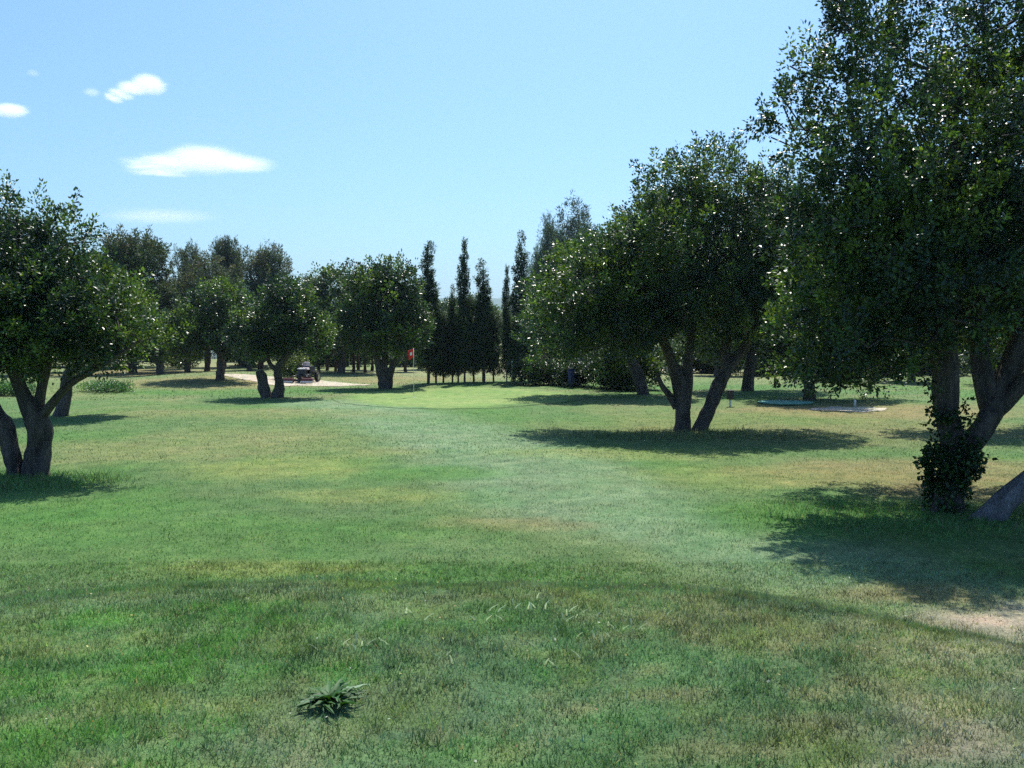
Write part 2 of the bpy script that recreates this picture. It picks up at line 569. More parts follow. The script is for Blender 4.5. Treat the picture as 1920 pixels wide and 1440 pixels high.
# far pale track seen between the cypress trunks
def track_out(X, Y):
    return 1.0 - np.abs(Y - 66 - 0.2 * X) / 3.2 + (fbm(X * .5, Y * .5, 29, 2) - 0.5) * 0.5
tag(sheet("sandy_track", track_out, -2, 16, 58, 76, 0.35, M['ground'], 0.02, lambda X, Y: sand_col(X, Y) * 1.25), kind='structure')

# ------------------------------------------------------------------ hills beyond the wood
def mat_hill(name, c0, c1, scale):
    m, nt, o = new_mat(name)
    g = N(nt, "ShaderNodeNewGeometry")
    n = noise(nt, scale, 8, g.outputs['Position'], 0.75)
    p = N(nt, "ShaderNodeBsdfPrincipled"); p.inputs['Roughness'].default_value = 1
    p.inputs['Specular IOR Level'].default_value = 0
    nt.links.new(ramp(nt, n.outputs[0], [(0.35, c0), (0.65, c1)]), p.inputs['Base Color'])
    nt.links.new(p.outputs[0], o.inputs[0])
    return m
def hill(name, y0, y1, half, hfun, mat, nxx=220, nyy=26):
    X, T = np.meshgrid(np.linspace(-half, half, nxx), np.linspace(0, 1, nyy))
    Y = y0 + (y1 - y0) * T
    Z = hfun(X, T) - 1.0
    V = np.stack([X, Y, Z], -1).reshape(-1, 3)
    ii = np.arange(X.size).reshape(X.shape)
    F = np.stack([ii[:-1, :-1], ii[:-1, 1:], ii[1:, 1:], ii[1:, :-1]], -1).reshape(-1, 4)
    tag(link(name, np_mesh(name, V, F, mat, smooth=True)), kind='structure')
hill("scrub_hill", 260, 900, 1200, lambda X, T: (sstep(T * 1.6) * (8 + 11 * fbm(X / 180, T * 3, 61, 4)) + 3.0 * fbm(X / 9, T * 60, 62, 3) * sstep(T * 6)), mat_hill("scrub", (0.035, 0.055, 0.03), (0.13, 0.14, 0.075), 0.05), 260, 40)
hill("distant_ridge", 2300, 3600, 3200, lambda X, T: np.sin(np.clip(T, 0, 1) * math.pi * 0.5) * (95 + 70 * fbm(X / 600, T * 2, 71, 5)), mat_hill("far_wood", (0.045, 0.07, 0.05), (0.10, 0.12, 0.07), 0.01))

# ------------------------------------------------------------------ trees
def leaf_arrays(C, A, T, n, clen, crad, llen, lwid, r, up=0.25):
    """sprigs at C with axis A and colour T, n leaves each"""
    K = len(C)
    c = np.repeat(C, n, 0); a = np.repeat(A, n, 0); t = np.repeat(T, n, 0)
    cl = np.repeat(clen, n)
    m = K * n
    s = r.random(m) ** 0.8
    off = r.normal(0, 1, (m, 3)); off /= np.linalg.norm(off, axis=1, keepdims=True) + 1e-9
    wid = crad * (1.15 - 0.75 * s) * r.random(m) ** 0.5
    pos = c + a * (s * cl)[:, None] + off * (wid * cl / clen.mean())[:, None]
    d = off * 0.9 + a * 0.6 + r.normal(0, 0.35, (m, 3)); d[:, 2] += up * 0.3
    d /= np.linalg.norm(d, axis=1, keepdims=True)
    nn = r.normal(0, 1, (m, 3)); nn[:, 2] += 0.9
    side = np.cross(d, nn); side /= np.linalg.norm(side, axis=1, keepdims=True) + 1e-9
    L = llen * r.uniform(0.6, 1.3, m)[:, None]; W = lwid * r.uniform(0.7, 1.2, m)[:, None]
    nrm = np.cross(side, d)
    v0 = pos; v2 = pos + d * L - nrm * L * 0.12
    v1 = pos + d * L * 0.5 + side * W * 0.5; v3 = pos + d * L * 0.5 - side * W * 0.5
    V = np.stack([v0, v1, v2, v3], 1).reshape(-1, 3)
    F = np.arange(m * 4).reshape(m, 4)
    bright = (r.uniform(0.5, 1.5, m) ** 1.5)[:, None]
    tt = np.repeat(t * bright, 4, 0)
    return V, F, tt

def sample_clumps(blobs, K, r, shell=0.5, inner=0.35):
    bl = np.array([b[:6] for b in blobs], float)
    dens = np.array([b[6] if len(b) > 6 else 1.0 for b in blobs])
    w = (bl[:, 3] * bl[:, 4] * bl[:, 5]) ** (2 / 3) * dens; w /= w.sum()
    which = r.choice(len(bl), K, p=w)
    d = r.normal(0, 1, (K, 3)); d /= np.linalg.norm(d, axis=1, keepdims=True)
    rad = inner + (1 - inner) * r.random(K) ** shell
    # lumpy outline
    lump = 0.82 + 0.36 * fbm(d[:, 0] * 2.3 + which * 3.1, d[:, 1] * 2.3 + d[:, 2] * 2.9, 5, 2)
    p = bl[which, :3] + d * bl[which, 3:6] * (rad * lump)[:, None]
    return p, d, rad

def grow_branches(stems, tips, r, seg=0.4):
    """simple branching: each tip joins the nearest thicker wood through a bent path"""
    P0 = []; par = []; base_r = []
    for st in stems:
        pts = [np.array(q[:3]) for q in st]; rr = [q[3] for q in st]
        first = True
        for i in range(len(pts) - 1):
            n = max(1, int(np.linalg.norm(pts[i + 1] - pts[i]) / seg))
            for k in range(n):
                t = (k + 1) / n
                P0.append(pts[i] * (1 - t) + pts[i + 1] * t)
                par.append(-1 if first else len(P0) - 2)
                base_r.append(rr[i] * (1 - t) + rr[i + 1] * t)
                first = False
    nst = len(P0)
    cap = nst + len(tips) * 14
    arr = np.empty((cap, 3)); arr[:nst] = P0
    hz = np.array([q[2] for q in P0])
    lim = np.quantile(hz, 0.35)
    n = nst
    cost = np.zeros(cap); cost[:nst] = 0
    cost[:nst][hz < lim] = 1.5
    order = np.argsort([np.min(np.linalg.norm(arr[:nst] - t, axis=1)) for t in tips])
    children = []
    for ti in order:
        t = tips[ti]
        dd = np.linalg.norm(arr[:n] - t, axis=1)
        # prefer wood that lies below the tip
        j = int(np.argmin(dd + cost[:n] * 0.35 + 0.5 * np.maximum(0, arr[:n, 2] - t[2])))
        L = dd[j]; k = max(1, min(12, int(L / seg)))
        a = arr[j].copy(); bend = r.normal(0, 0.10, 3) * L; bend[2] -= 0.10 * L
        prev = j
        for q in range(1, k + 1):
            u = q / k
            p = a * (1 - u) + t * u + bend * math.sin(math.pi * u) + r.normal(0, 0.03, 3) * (u < 1)
            arr[n] = p; par.append(prev); cost[n] = cost[prev] + L / k
            children.append((prev, n)); prev = n; n += 1
    cnt = np.zeros(n)
    leafn = np.ones(n)
    for a, b in reversed(children):
        cnt[b] = max(cnt[b], 1); 
        cnt[a] += cnt[b]
    return arr[:n], children, cnt

def branch_mesh(arr, children, cnt, rmin=0.010, rmax=0.06, pw=0.45, sides=5):
    a = np.array([c[0] for c in children]); b = np.array([c[1] for c in children])
    pa, pb = arr[a], arr[b]
    rb = np.clip(rmin * np.maximum(cnt[b], 1) ** pw, rmin, rmax)
    ra = np.clip(np.maximum(rb, rmin * np.maximum(cnt[b], 1) ** pw * 1.05), rmin, rmax)
    d = pb - pa; L = np.linalg.norm(d, axis=1, keepdims=True) + 1e-9; d /= L
    ref = np.where(np.abs(d[:, 2:3]) < 0.8, np.array([[0, 0, 1.0]]), np.array([[1.0, 0, 0]]))
    u = np.cross(d, ref); u /= np.linalg.norm(u, axis=1, keepdims=True); w = np.cross(d, u)
    pb = pb + d * rb[:, None] * 0.5
    m = len(a); V = np.empty((m, 2 * sides, 3))
    for k in range(sides):
        an = 2 * math.pi * k / sides
        dirv = u * math.cos(an) + w * math.sin(an)
        V[:, k] = pa + dirv * ra[:, None]; V[:, sides + k] = pb + dirv * rb[:, None]
    base = (np.arange(m) * 2 * sides)[:, None]
    F = np.concatenate([base + np.array([[k, (k + 1) % sides, sides + (k + 1) % sides, sides + k]]) for k in range(sides)], 0)
    return V.reshape(-1, 3), F

def stem_mesh(stems, r, sides=16, lump=0.30):
    VV = []; FF = []; base = 0
    for st in stems:
        pts = np.array([q[:3] for q in st], float); rr = np.array([q[3] for q in st], float)
        # Catmull-Rom resample
        n = len(pts); out = []; orr = []
        ext = np.vstack([2 * pts[0] - pts[1], pts, 2 * pts[-1] - pts[-2]])
        for i in range(n - 1):
            p0, p1, p2, p3 = ext[i], ext[i + 1], ext[i + 2], ext[i + 3]
            k = max(2, int(np.linalg.norm(p2 - p1) / 0.10)); k = min(k, 14)
            for q in range(k):
                t = q / k
                out.append(0.5 * ((2 * p1) + (-p0 + p2) * t + (2 * p0 - 5 * p1 + 4 * p2 - p3) * t * t + (-p0 + 3 * p1 - 3 * p2 + p3) * t ** 3))
                orr.append(rr[i] * (1 - t) + rr[i + 1] * t)
        out.append(pts[-1]); orr.append(rr[-1])
        out = np.array(out); orr = np.array(orr)
        T = np.gradient(out, axis=0); T /= np.linalg.norm(T, axis=1, keepdims=True)
        u = np.cross(T[0], [0.2, 1, 0.1]); u /= np.linalg.norm(u)
        rows = []
        ph = r.random() * 10
        for i in range(len(out)):
            u = u - T[i] * np.dot(u, T[i]); u /= np.linalg.norm(u); w = np.cross(T[i], u)
            an = np.arange(sides) * 2 * math.pi / sides
            ridge = 0.10 * np.sin(an * 3 + ph + out[i, 2] * 0.7) + 0.07 * np.sin(an * 5 + 2 * ph - out[i, 2] * 1.3)
            nz = (vnoise(np.cos(an) * 1.6 + ph + 5, np.sin(an) * 1.6 + np.full(sides, out[i, 2] * 2.2 + ph), 9) - 0.5) * 2 * lump + (vnoise(np.cos(an) * 3.7 + ph + 15, np.sin(an) * 3.7 + np.full(sides, out[i, 2] * 6.0 + ph), 19) - 0.5) * .8 * lump
            R = orr[i] * (1 + ridge + nz)
            rows.append(out[i] + (np.outer(np.cos(an) * R, u) + np.outer(np.sin(an) * R, w)))
        rows = np.array(rows); m = len(rows)
        VV.append(rows.reshape(-1, 3))
        ii = np.arange(m * sides).reshape(m, sides) + base
        nxt = np.roll(ii, -1, 1)
        FF.append(np.stack([ii[:-1], nxt[:-1], nxt[1:], ii[1:]], -1).reshape(-1, 4))
        base += m * sides
    return np.vstack(VV), np.vstack(FF)

CAROB = [((0.020, 0.042, 0.028), 5), ((0.029, 0.060, 0.026), 6), ((0.048, 0.090, 0.026), 4), ((0.095, 0.145, 0.030), 3)]
CAROB_LIGHT = [((0.035, 0.070, 0.034), 5), ((0.055, 0.105, 0.034), 6), ((0.085, 0.135, 0.035), 4)]
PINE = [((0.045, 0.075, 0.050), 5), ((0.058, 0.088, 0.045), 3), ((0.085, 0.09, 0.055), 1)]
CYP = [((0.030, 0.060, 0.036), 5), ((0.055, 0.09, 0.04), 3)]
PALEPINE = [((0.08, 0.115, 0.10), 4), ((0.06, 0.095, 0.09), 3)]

def pick_tint(pos, pal, r, freq=0.9):
    cols = np.array([c for c, w in pal]); ws = np.array([w for c, w in pal], float); cw = np.cumsum(ws) / ws.sum()
    f = fbm(pos[:, 0] * freq + pos[:, 1] * 0.31, pos[:, 2] * freq + pos[:, 1] * 0.7, 3, 2)
    f = np.clip((f - 0.5) * 2.2 + 0.5 + r.normal(0, 0.22, len(pos)), 0, 0.999)
    return cols[np.searchsorted(cw, f)] * r.uniform(0.8, 1.25, len(pos))[:, None]

def crown_data(blobs, K, n, clen, crad, llen, lwid, pal, r, upw=0.7, shell=0.5, inner=0.35, freq=0.9):
    p, d, rad = sample_clumps(blobs, K, r, shell, inner)
    A = d * 0.6 + r.normal(0, 0.35, (K, 3)); A[:, 2] += upw
    A /= np.linalg.norm(A, axis=1, keepdims=True)
    cl = clen * r.uniform(0.55, 1.5, K)
    T = pick_tint(p, pal, r, freq)
    return p, A, cl, leaf_arrays(p, A, T, n, cl, crad, llen, lwid, r)

def make_tree(name, base, stems, blobs, K, n, clen, crad, llen, lwid, pal, seed, label, group=None, bark='bark',
              leafm='leaf', tipfrac=0.35, seg=0.4, upw=0.7, shell=0.5, inner=0.35, rmin=0.012, cat='tree', sides=14):
    """stems and blobs in world coordinates; the thing's Empty stands at base"""
    r = np.random.default_rng(seed)
    b = np.array(base, float)
    st = [[(q[0] - b[0], q[1] - b[1], q[2] - b[2], q[3]) for q in s] for s in stems]
    bl = [(q[0] - b[0], q[1] - b[1], q[2] - b[2], *q[3:]) for q in blobs]
    p, A, cl, (LV, LF, LT) = crown_data(bl, K, n, clen, crad, llen, lwid, pal, r, upw, shell, inner)
    ntip = int(K * tipfrac)
    arr, ch, cnt = grow_branches(st, p[:ntip], r, seg)
    BV, BF = branch_mesh(arr, ch, cnt, rmin)
    SV, SF = stem_mesh(st, r, sides)
    TV = np.vstack([SV, BV]); TF = np.vstack([SF, BF + len(SV)])
    root = empty(name, tuple(base))
    tag(root, label, cat, group)
    link("trunk", np_mesh("trunk", TV, TF, M[bark], smooth=True), root)
    link("crown", np_mesh("crown", LV, LF, M[leafm], LT), root)
    return root

def S(d, pts):
    """stem through photograph points (px, py, depth offset, radius)"""
    return [(*P(px, py, d + dd), rr) for (px, py, dd, rr) in pts]
def B(d, bl):
    return [(*P(q[0], q[1], d + q[2]), *q[3:]) for q in bl]

# --- right foreground carob with ivy
D = 14.2
make_tree("carob_tree", G(1772, 965), [
    S(D, [(1766, 1000, 0, .34), (1772, 960, 0, .22), (1779, 910, 0, .19), (1789, 860, 0, .21), (1784, 810, 0, .18), (1772, 750, .1, .16), (1769, 690, .1, .15), (1765, 630, 0, .15), (1745, 540, -.2, .12), (1700, 440, -.4, .08), (1650, 320, .1, .04), (1600, 230, .4, .02)]),
    S(D, [(1765, 640, 0, .15), (1795, 520, .1, .10), (1795, 380, .1, .06), (1790, 230, 0, .035), (1830, 110, 0, .03)]),
    S(D, [(1788, 870, 0, .17), (1825, 830, 0, .165), (1858, 780, .1, .17), (1885, 715, .2, .15), (1915, 640, .2, .15), (1960, 500, .2, .09), (2000, 300, .2, .04)]),
    S(D, [(1862, 770, .1, .15), (1843, 715, .2, .13), (1835, 640, .3, .11), (1850, 480, .4, .07), (1865, 280, .4, .04), (1860, 120, .4, .02)]),
    S(D, [(1868, 770, .1, .12), (1900, 735, .0, .12), (1945, 690, -.2, .10), (2040, 600, -.4, .07)]),
], B(D, [
    (1545, 215, .6, .85, .9, .8, .75), (1470, 180, .6, .4, .5, .5, .6), (1480, 260, .5, .42, .5, .5, .6), (1610, 130, .7, .78, 1.0, .95, 1.1), (1635, 20, .8, .6, .8, 1.0, 1.1),
    (1680, 330, -.2, 1.35, 1.9, 1.3, .9), (1590, 400, -.2, .8, 1.3, .9, .8), (1885, 90, .8, .95, 1.4, 1.6, 1.5), (1905, 200, .3, 1.2, 1.3, 1.4, 1.4), (1700, 430, 0, 1.6, 1.9, 1.1, 1.4), (1880, 340, 0, 1.6, 2.3, 1.7, 1.15),
    (1620, 510, -.2, 1.05, 1.7, 1.1, 1.2), (1580, 610, -.3, .9, 1.4, .65, 1.1), (1500, 640, -.3, .5, .8, .35, .8), (1780, 560, -.5, 1.45, 1.8, .8, 1.3), (1850, 480, 1.2, 1.6, 1.2, 1.3, 1.3),
    (2070, 250, 1.6, 1.8, 1.6, 2.3, .9), (2070, 540, 1.2, 1.7, 1.9, 1.1, .9), (1640, 695, -.1, .55, .7, .3, 1.0), (1530, 690, .2, .45, .6, .25, .9), (1690, 650, -.3, .75, .9, .4, 1.0), (1560, 660, 0, .5, .8, .35, .9),
    (1690, 540, 2.6, 1.9, 1.6, 1.0, 1.0), (1620, 590, 3.2, 1.4, 1.4, .7, 1.0), (1850, 520, 3.0, 1.9, 1.7, 1.2, 1.0), (1960, 560, 2.8, 1.5, 1.5, 1.2, 1.0)]),
    3150, 68, .44, .18, .077, .044, CAROB, 101, "large dark carob tree at the right edge with an ivy-wrapped forked trunk",
    tipfrac=0.3, seg=0.35, cat='tree')
# ivy
def ivy():
    r = np.random.default_rng(55)
    path = [P(px, py, D) for (px, py) in [(1768, 985), (1772, 940), (1780, 890), (1787, 850), (1784, 800), (1772, 750)]]
    K = 1900; C = []; A = []
    for _ in range(K):
        t = r.random() ** 0.8 * (len(path) - 1.001); i = int(t); p = path[i].lerp(path[i + 1], t - i)
        an = r.uniform(0, 2 * math.pi); d = np.array([math.cos(an), math.sin(an), 0])
        if r.random() < 1.15 * vnoise(t * 3.4, an * 2.2, 8) + (.5 if t > 3.4 else 0) + (.35 if t < 1.2 else 0): continue
        bulge = .16 + .05 * vnoise(t * 3, an * 2, 4) + .13 * math.exp(-((t - 2.6) / .6) ** 2)
        C.append(np.array(p) + d * (bulge + r.uniform(-.03, .05))); a = d * .5 + r.normal(0, .4, 3); A.append(a / np.linalg.norm(a))
    C = np.array(C); A = np.array(A); K = len(C)
    T = pick_tint(C, [((0.02, 0.05, 0.015), 4), ((0.035, 0.08, 0.022), 2)], r)
    b = np.array(G(1772, 965))
    LV, LF, LT = leaf_arrays(C - b, A, T, 10, r.uniform(.05, .26, K), .06, .07, .055, r)
    o = link("ivy", np_mesh("ivy", LV, LF, M['leaf'], LT)); o.location = b
    tag(o, "dark green ivy wrapped round the lower trunk of the right foreground tree", "ivy")
ivy()
# --- leaning grey trunk at the right edge
D2 = 13.6
make_tree("leaning_tree", G(1855, 978), [
    S(D2, [(1838, 995, 0, .20), (1862, 968, 0, .17), (1890, 935, 0, .16), (1925, 905, 0, .15), (1990, 850, 0, .14), (2080, 740, 0, .12), (2140, 600, 0, .09), (2170, 400, 0, .05)])],
    B(D2, [(2180, 560, .9, 1.3, 1.3, 1.1), (2230, 380, 1.3, 1.4, 1.3, 1.2), (2300, 600, .9, 1.2, 1.3, 1.0)]),
    500, 60, .42, .18, .07, .038, CAROB, 102, "bare blue-grey trunk leaning out of the right edge of the picture", bark='bark_pale')

# --- middle carob on two trunks
D = 26.4
make_tree("carob_tree", G(1290, 807), [
    S(D, [(1276, 822, 0, .27), (1279, 795, 0, .22), (1280, 765, 0, .23), (1277, 725, 0, .22), (1262, 685, 0, .14), (1243, 640, -.2, .12), (1210, 570, -.4, .09), (1175, 490, -.5, .07)]),
    S(D, [(1281, 815, 0, .18), (1283, 775, .1, .16), (1288, 730, .1, .15), (1292, 670, .1, .13), (1300, 580, .2, .11), (1292, 460, .2, .07), (1310, 350, .2, .04)]),
    S(D, [(1268, 765, 0, .11), (1255, 742, 0, .09), (1240, 722, -.1, .07), (1232, 700, -.1, .05)]),
    S(D, [(1306, 824, 0, .21), (1320, 790, 0, .185), (1342, 738, 0, .18), (1366, 690, 0, .17), (1398, 645, .1, .14), (1425, 560, .2, .10), (1435, 450, .2, .07)]),
    S(D, [(1362, 700, 0, .17), (1360, 650, .2, .14), (1365, 560, .4, .10), (1375, 430, .4, .05)]),
], B(D, [
    (1270, 370, 0, 1.0, 1.5, .9, .75), (1335, 350, 0, 1.1, 1.6, .85, .8), (1290, 470, 0, 2.1, 2.3, 1.5, 1.1), (1205, 540, -.2, 1.3, 1.8, 1.2, 1.1),
    (1400, 450, .2, 1.35, 2.0, 1.5, 1.0), (1420, 570, .2, 1.2, 1.8, 1.1, 1.2), (1310, 580, 0, 2.0, 2.2, 1.0, 1.3), (1190, 620, -.4, .9, 1.4, .6, 1.1), (1460, 400, .3, .6, 1.2, .9, .7),
    (1450, 350, .3, .5, .9, .6, .7), (1225, 330, 0, .35, .6, .5, .5),
    (1110, 560, 0, 1.35, 1.9, 1.25, 1.1), (1060, 610, .3, .95, 1.5, .9, 1.0), (1120, 640, 0, .9, 1.3, .5, 1.0), (1140, 500, .2, .8, 1.3, .7, .9), (1510, 560, .3, 1.1, 1.8, 1.2, 1.0), (1490, 450, .4, .9, 1.4, 1.1, .9)]),
    2500, 56, .55, .22, .10, .055, CAROB, 103, "broad carob tree on two diverging trunks in the middle right of the fairway",
    tipfrac=0.3, seg=0.5)

# --- left foreground carob
D = 18.1
make_tree("carob_tree", G(50, 890), [
    S(D, [(34, 905, 0, .24), (27, 875, 0, .16), (20, 840, 0, .15), (8, 800, 0, .17), (-12, 770, 0, .14), (-50, 690, .2, .12), (-90, 580, .3, .06)]),
    S(D, [(66, 908, 0, .34), (66, 884, 0, .24), (71, 840, 0, .19), (74, 800, 0, .215), (62, 765, 0, .19), (45, 735, 0, .13), (28, 690, 0, .13), (5, 610, 0, .09), (-20, 500, 0, .05)]),
    S(D, [(46, 905, 0, .12), (52, 885, 0, .09), (66, 850, 0, .09)]),
    S(D, [(66, 775, 0, .13), (76, 735, .1, .10), (84, 690, .1, .11), (88, 610, .2, .08), (70, 480, .2, .04)]),
    S(D, [(72, 790, 0, .09), (98, 755, -.1, .075), (130, 722, -.2, .07), (165, 700, -.3, .06), (215, 670, -.4, .045), (260, 640, -.5, .03)]),
], B(D, [
    (45, 430, 0, .75, .9, .55, .55), (120, 440, 0, .45, .7, .4, .5), (25, 520, 0, 1.3, 1.6, .9, .95), (105, 570, 0, 1.25, 1.6, .85, 1.1), (190, 610, -.3, .65, 1.1, .55, .9),
    (-60, 540, 0, 1.5, 1.8, 1.3, 1.0), (268, 642, -.4, .38, .5, .24, .6), (60, 650, -.2, 1.3, 1.6, .55, 1.2), (-40, 670, 0, 1.0, 1.3, .5, 1.1), (170, 655, -.3, .6, .9, .35, 1.0), (30, 380, 0, .3, .4, .25, .5)]),
    1700, 56, .42, .18, .080, .044, CAROB, 104, "dark carob tree with a twisted split trunk at the left edge",
    tipfrac=0.3, seg=0.4)

def simple_tree(base, d, stems, blobs, K, n, size, seed, label, pal=CAROB, group=None, **kw):
    s = size
    return make_tree(kw.pop('name', 'carob_tree'), base, [S(d, stems)], B(d, blobs), K, n, kw.pop('clen', .5) * s, .24 * s, .125 * s, .075 * s, pal, seed, label, group, tipfrac=kw.pop('tipfrac', 0.3), seg=.6, rmin=.018, sides=10, **kw)

# --- tree behind the left one
simple_tree(G(112, 782), 30.5, [(112, 790, 0, .25), (120, 750, 0, .2), (130, 700, 0, .16), (170, 620, 0, .1), (200, 540, 0, .05)], [
    (180, 585, 0, 1.5, 1.7, 1.2), (130, 610, 0, 1.6, 1.7, 1.2), (225, 640, 0, .7, 1.0, .6), (160, 530, 0, .8, 1.1, .6)], 700, 44, 1.0, 105,
    "carob tree half hidden behind the leftmost tree")
# --- carob left of the middle carob
simple_tree(G(1205, 742), 41, [(1205, 750, 0, .3), (1200, 715, 0, .26), (1180, 670, 0, .2), (1140, 600, 0, .14), (1100, 500, 0, .07)], [
    (1075, 560, 0, 2.0, 2.4, 2.1), (1045, 620, 0, 1.4, 1.9, 1.3), (1150, 515, 0, 1.8, 2.2, 1.6), (1190, 590, 0, 2.2, 2.4, 1.7), (1095, 500, 0, 1.3, 1.6, 1.0),
    (1230, 500, 0, 1.9, 2.2, 1.8), (1185, 445, 0, .9, 1.2, .9, .7), (1240, 420, 0, 1.0, 1.3, 1.0, .7)], 1500, 44, 1.15, 106,
    "wide paler green carob tree just left of the two-trunked tree, right beside the cypresses", pal=CAROB_LIGHT)
simple_tree(G(1402, 732), 43.5, [(1402, 742, 0, .32), (1402, 710, 0, .28), (1410, 670, 0, .24), (1425, 600, 0, .16), (1420, 480, 0, .08)], [
    (1400, 520, 0, 2.4, 2.4, 2.6), (1470, 590, 0, 1.8, 2, 1.7), (1350, 610, 0, 1.6, 2, 1.4), (1450, 440, 0, 1.5, 1.8, 1.6)], 900, 44, 1.2, 107,
    "carob tree whose dark trunk shows just right of the two-trunked tree")
simple_tree(G(1519, 752), 37.5, [(1519, 762, 0, .26), (1518, 725, 0, .22), (1512, 690, 0, .18), (1530, 610, 0, .12), (1540, 500, 0, .06)], [
    (1520, 590, 0, 1.7, 1.9, 1.6), (1580, 640, 0, 1.5, 1.6, 1.0), (1460, 620, 0, 1.1, 1.5, 1.2), (1530, 480, 0, 1.5, 1.7, 1.6), (1500, 660, 0, .9, 1.1, .7), (1640, 670, 0, .9, 1.1, .6), (1560, 700, 0, .7, .9, .4), (1660, 705, .5, .7, .8, .4), (1610, 720, .5, .4, .6, .3), (1480, 700, 0, .5, .7, .4)], 900, 44, 1.1, 108,
    "leafy tree with foliage hanging low beside the pale sand patch")
simple_tree(G(1783, 804), 27, [(1783, 812, 0, .2), (1785, 760, 0, .17), (1790, 690, 0, .12), (1790, 600, 0, .06)], [
    (1750, 570, 0, 1.5, 1.5, 1.0), (1840, 560, 0, 1.5, 1.6, 1.1), (1790, 480, 0, 1.3, 1.4, 1.0)], 500, 44, 1.0, 109,
    "tree standing behind the ivy-wrapped trunk")
simple_tree(G(2010, 800), 27, [(2010, 812, 0, .25), (2000, 750, 0, .2), (2010, 690, 0, .15), (2030, 600, 0, .08)], [
    (1990, 600, 0, 1.9, 2.0, 1.2), (2080, 560, 0, 2.0, 2.2, 1.5), (1960, 520, 0, 1.6, 1.8, 1.3)], 600, 44, 1.0, 110,
    "dark tree crown behind the right edge of the picture")
# --- forked small carob
make_tree("carob_tree", G(512, 747), [
    S(38.6, [(506, 757, 0, .34), (500, 740, 0, .25), (494, 718, 0, .21), (489, 703, 0, .21), (486, 695, 0, .15)]),
    S(38.6, [(518, 757, 0, .30), (522, 738, 0, .19), (523, 715, 0, .17), (523, 693, 0, .17), (535, 672, 0, .14), (552, 640, 0, .11), (560, 590, 0, .06)]),
    S(38.6, [(508, 750, 0, .16), (514, 740, 0, .14), (520, 728, 0, .13)]),
    S(38.6, [(522, 694, 0, .12), (508, 684, 0, .10), (500, 660, 0, .08), (490, 610, 0, .05)])],
    B(38.6, [(520, 610, 0, 1.6, 1.6, 1.1), (475, 640, 0, 1.0, 1.3, .7), (575, 630, 0, 1.1, 1.3, .8), (535, 560, 0, .9, 1.1, .6), (505, 660, 0, .6, .8, .3)]),
    620, 44, .45, .22, .12, .07, CAROB, 111, "small carob tree with a low forked trunk, standing before the sandy path",
    tipfrac=0.3, seg=.5, rmin=.016, sides=10)
simple_tree(G(412, 721), 49, [(410, 730, 0, .28), (413, 705, 0, .22), (414, 680, 0, .2), (405, 630, 0, .12), (400, 580, 0, .06)], [
    (390, 610, 0, 1.9, 1.9, 1.4), (440, 640, 0, 1.3, 1.5, 1.0), (350, 640, 0, 1.2, 1.4, 1.0), (420, 570, 0, 1.4, 1.5, .9)], 620, 40, 1.2, 112,
    "rounded carob tree with a slim trunk left of the forked tree")
make_tree("carob_tree", G(722, 727), [
    S(46, [(722, 738, 0, .40), (720, 718, 0, .30), (713, 695, 0, .20), (706, 665, 0, .15), (690, 610, 0, .08)]),
    S(46, [(724, 735, 0, .32), (728, 710, 0, .22), (736, 688, 0, .17), (752, 655, 0, .12), (760, 600, 0, .07)]),
    S(46, [(722, 715, 0, .2), (722, 680, 0, .15), (722, 620, 0, .1), (725, 560, 0, .05)])],
    B(46, [(715, 590, 0, 1.8, 2.0, 1.9), (755, 625, 0, 1.3, 1.6, 1.2), (675, 620, 0, 1.2, 1.5, 1.2), (745, 535, 0, 1.0, 1.2, .9, .8), (700, 540, 0, 1.1, 1.3, .9)]),
    850, 42, .6, .27, .14, .085, CAROB, 113, "carob tree with a V-shaped trunk immediately left of the cypress row", tipfrac=.3, seg=.6, rmin=.018, sides=10)
simple_tree(G(640, 702), 60, [(640, 712, 0, .3), (640, 690, 0, .25), (642, 650, 0, .18), (640, 590, 0, .1)], [
    (640, 590, 0, 2.4, 2.4, 2.1), (600, 630, 0, 1.8, 2, 1.6), (640, 540, 0, 1.6, 1.8, 1.1), (685, 620, 0, 1.6, 1.9, 1.4)], 800, 40, 1.35, 114,
    "round-topped carob tree behind the mower")

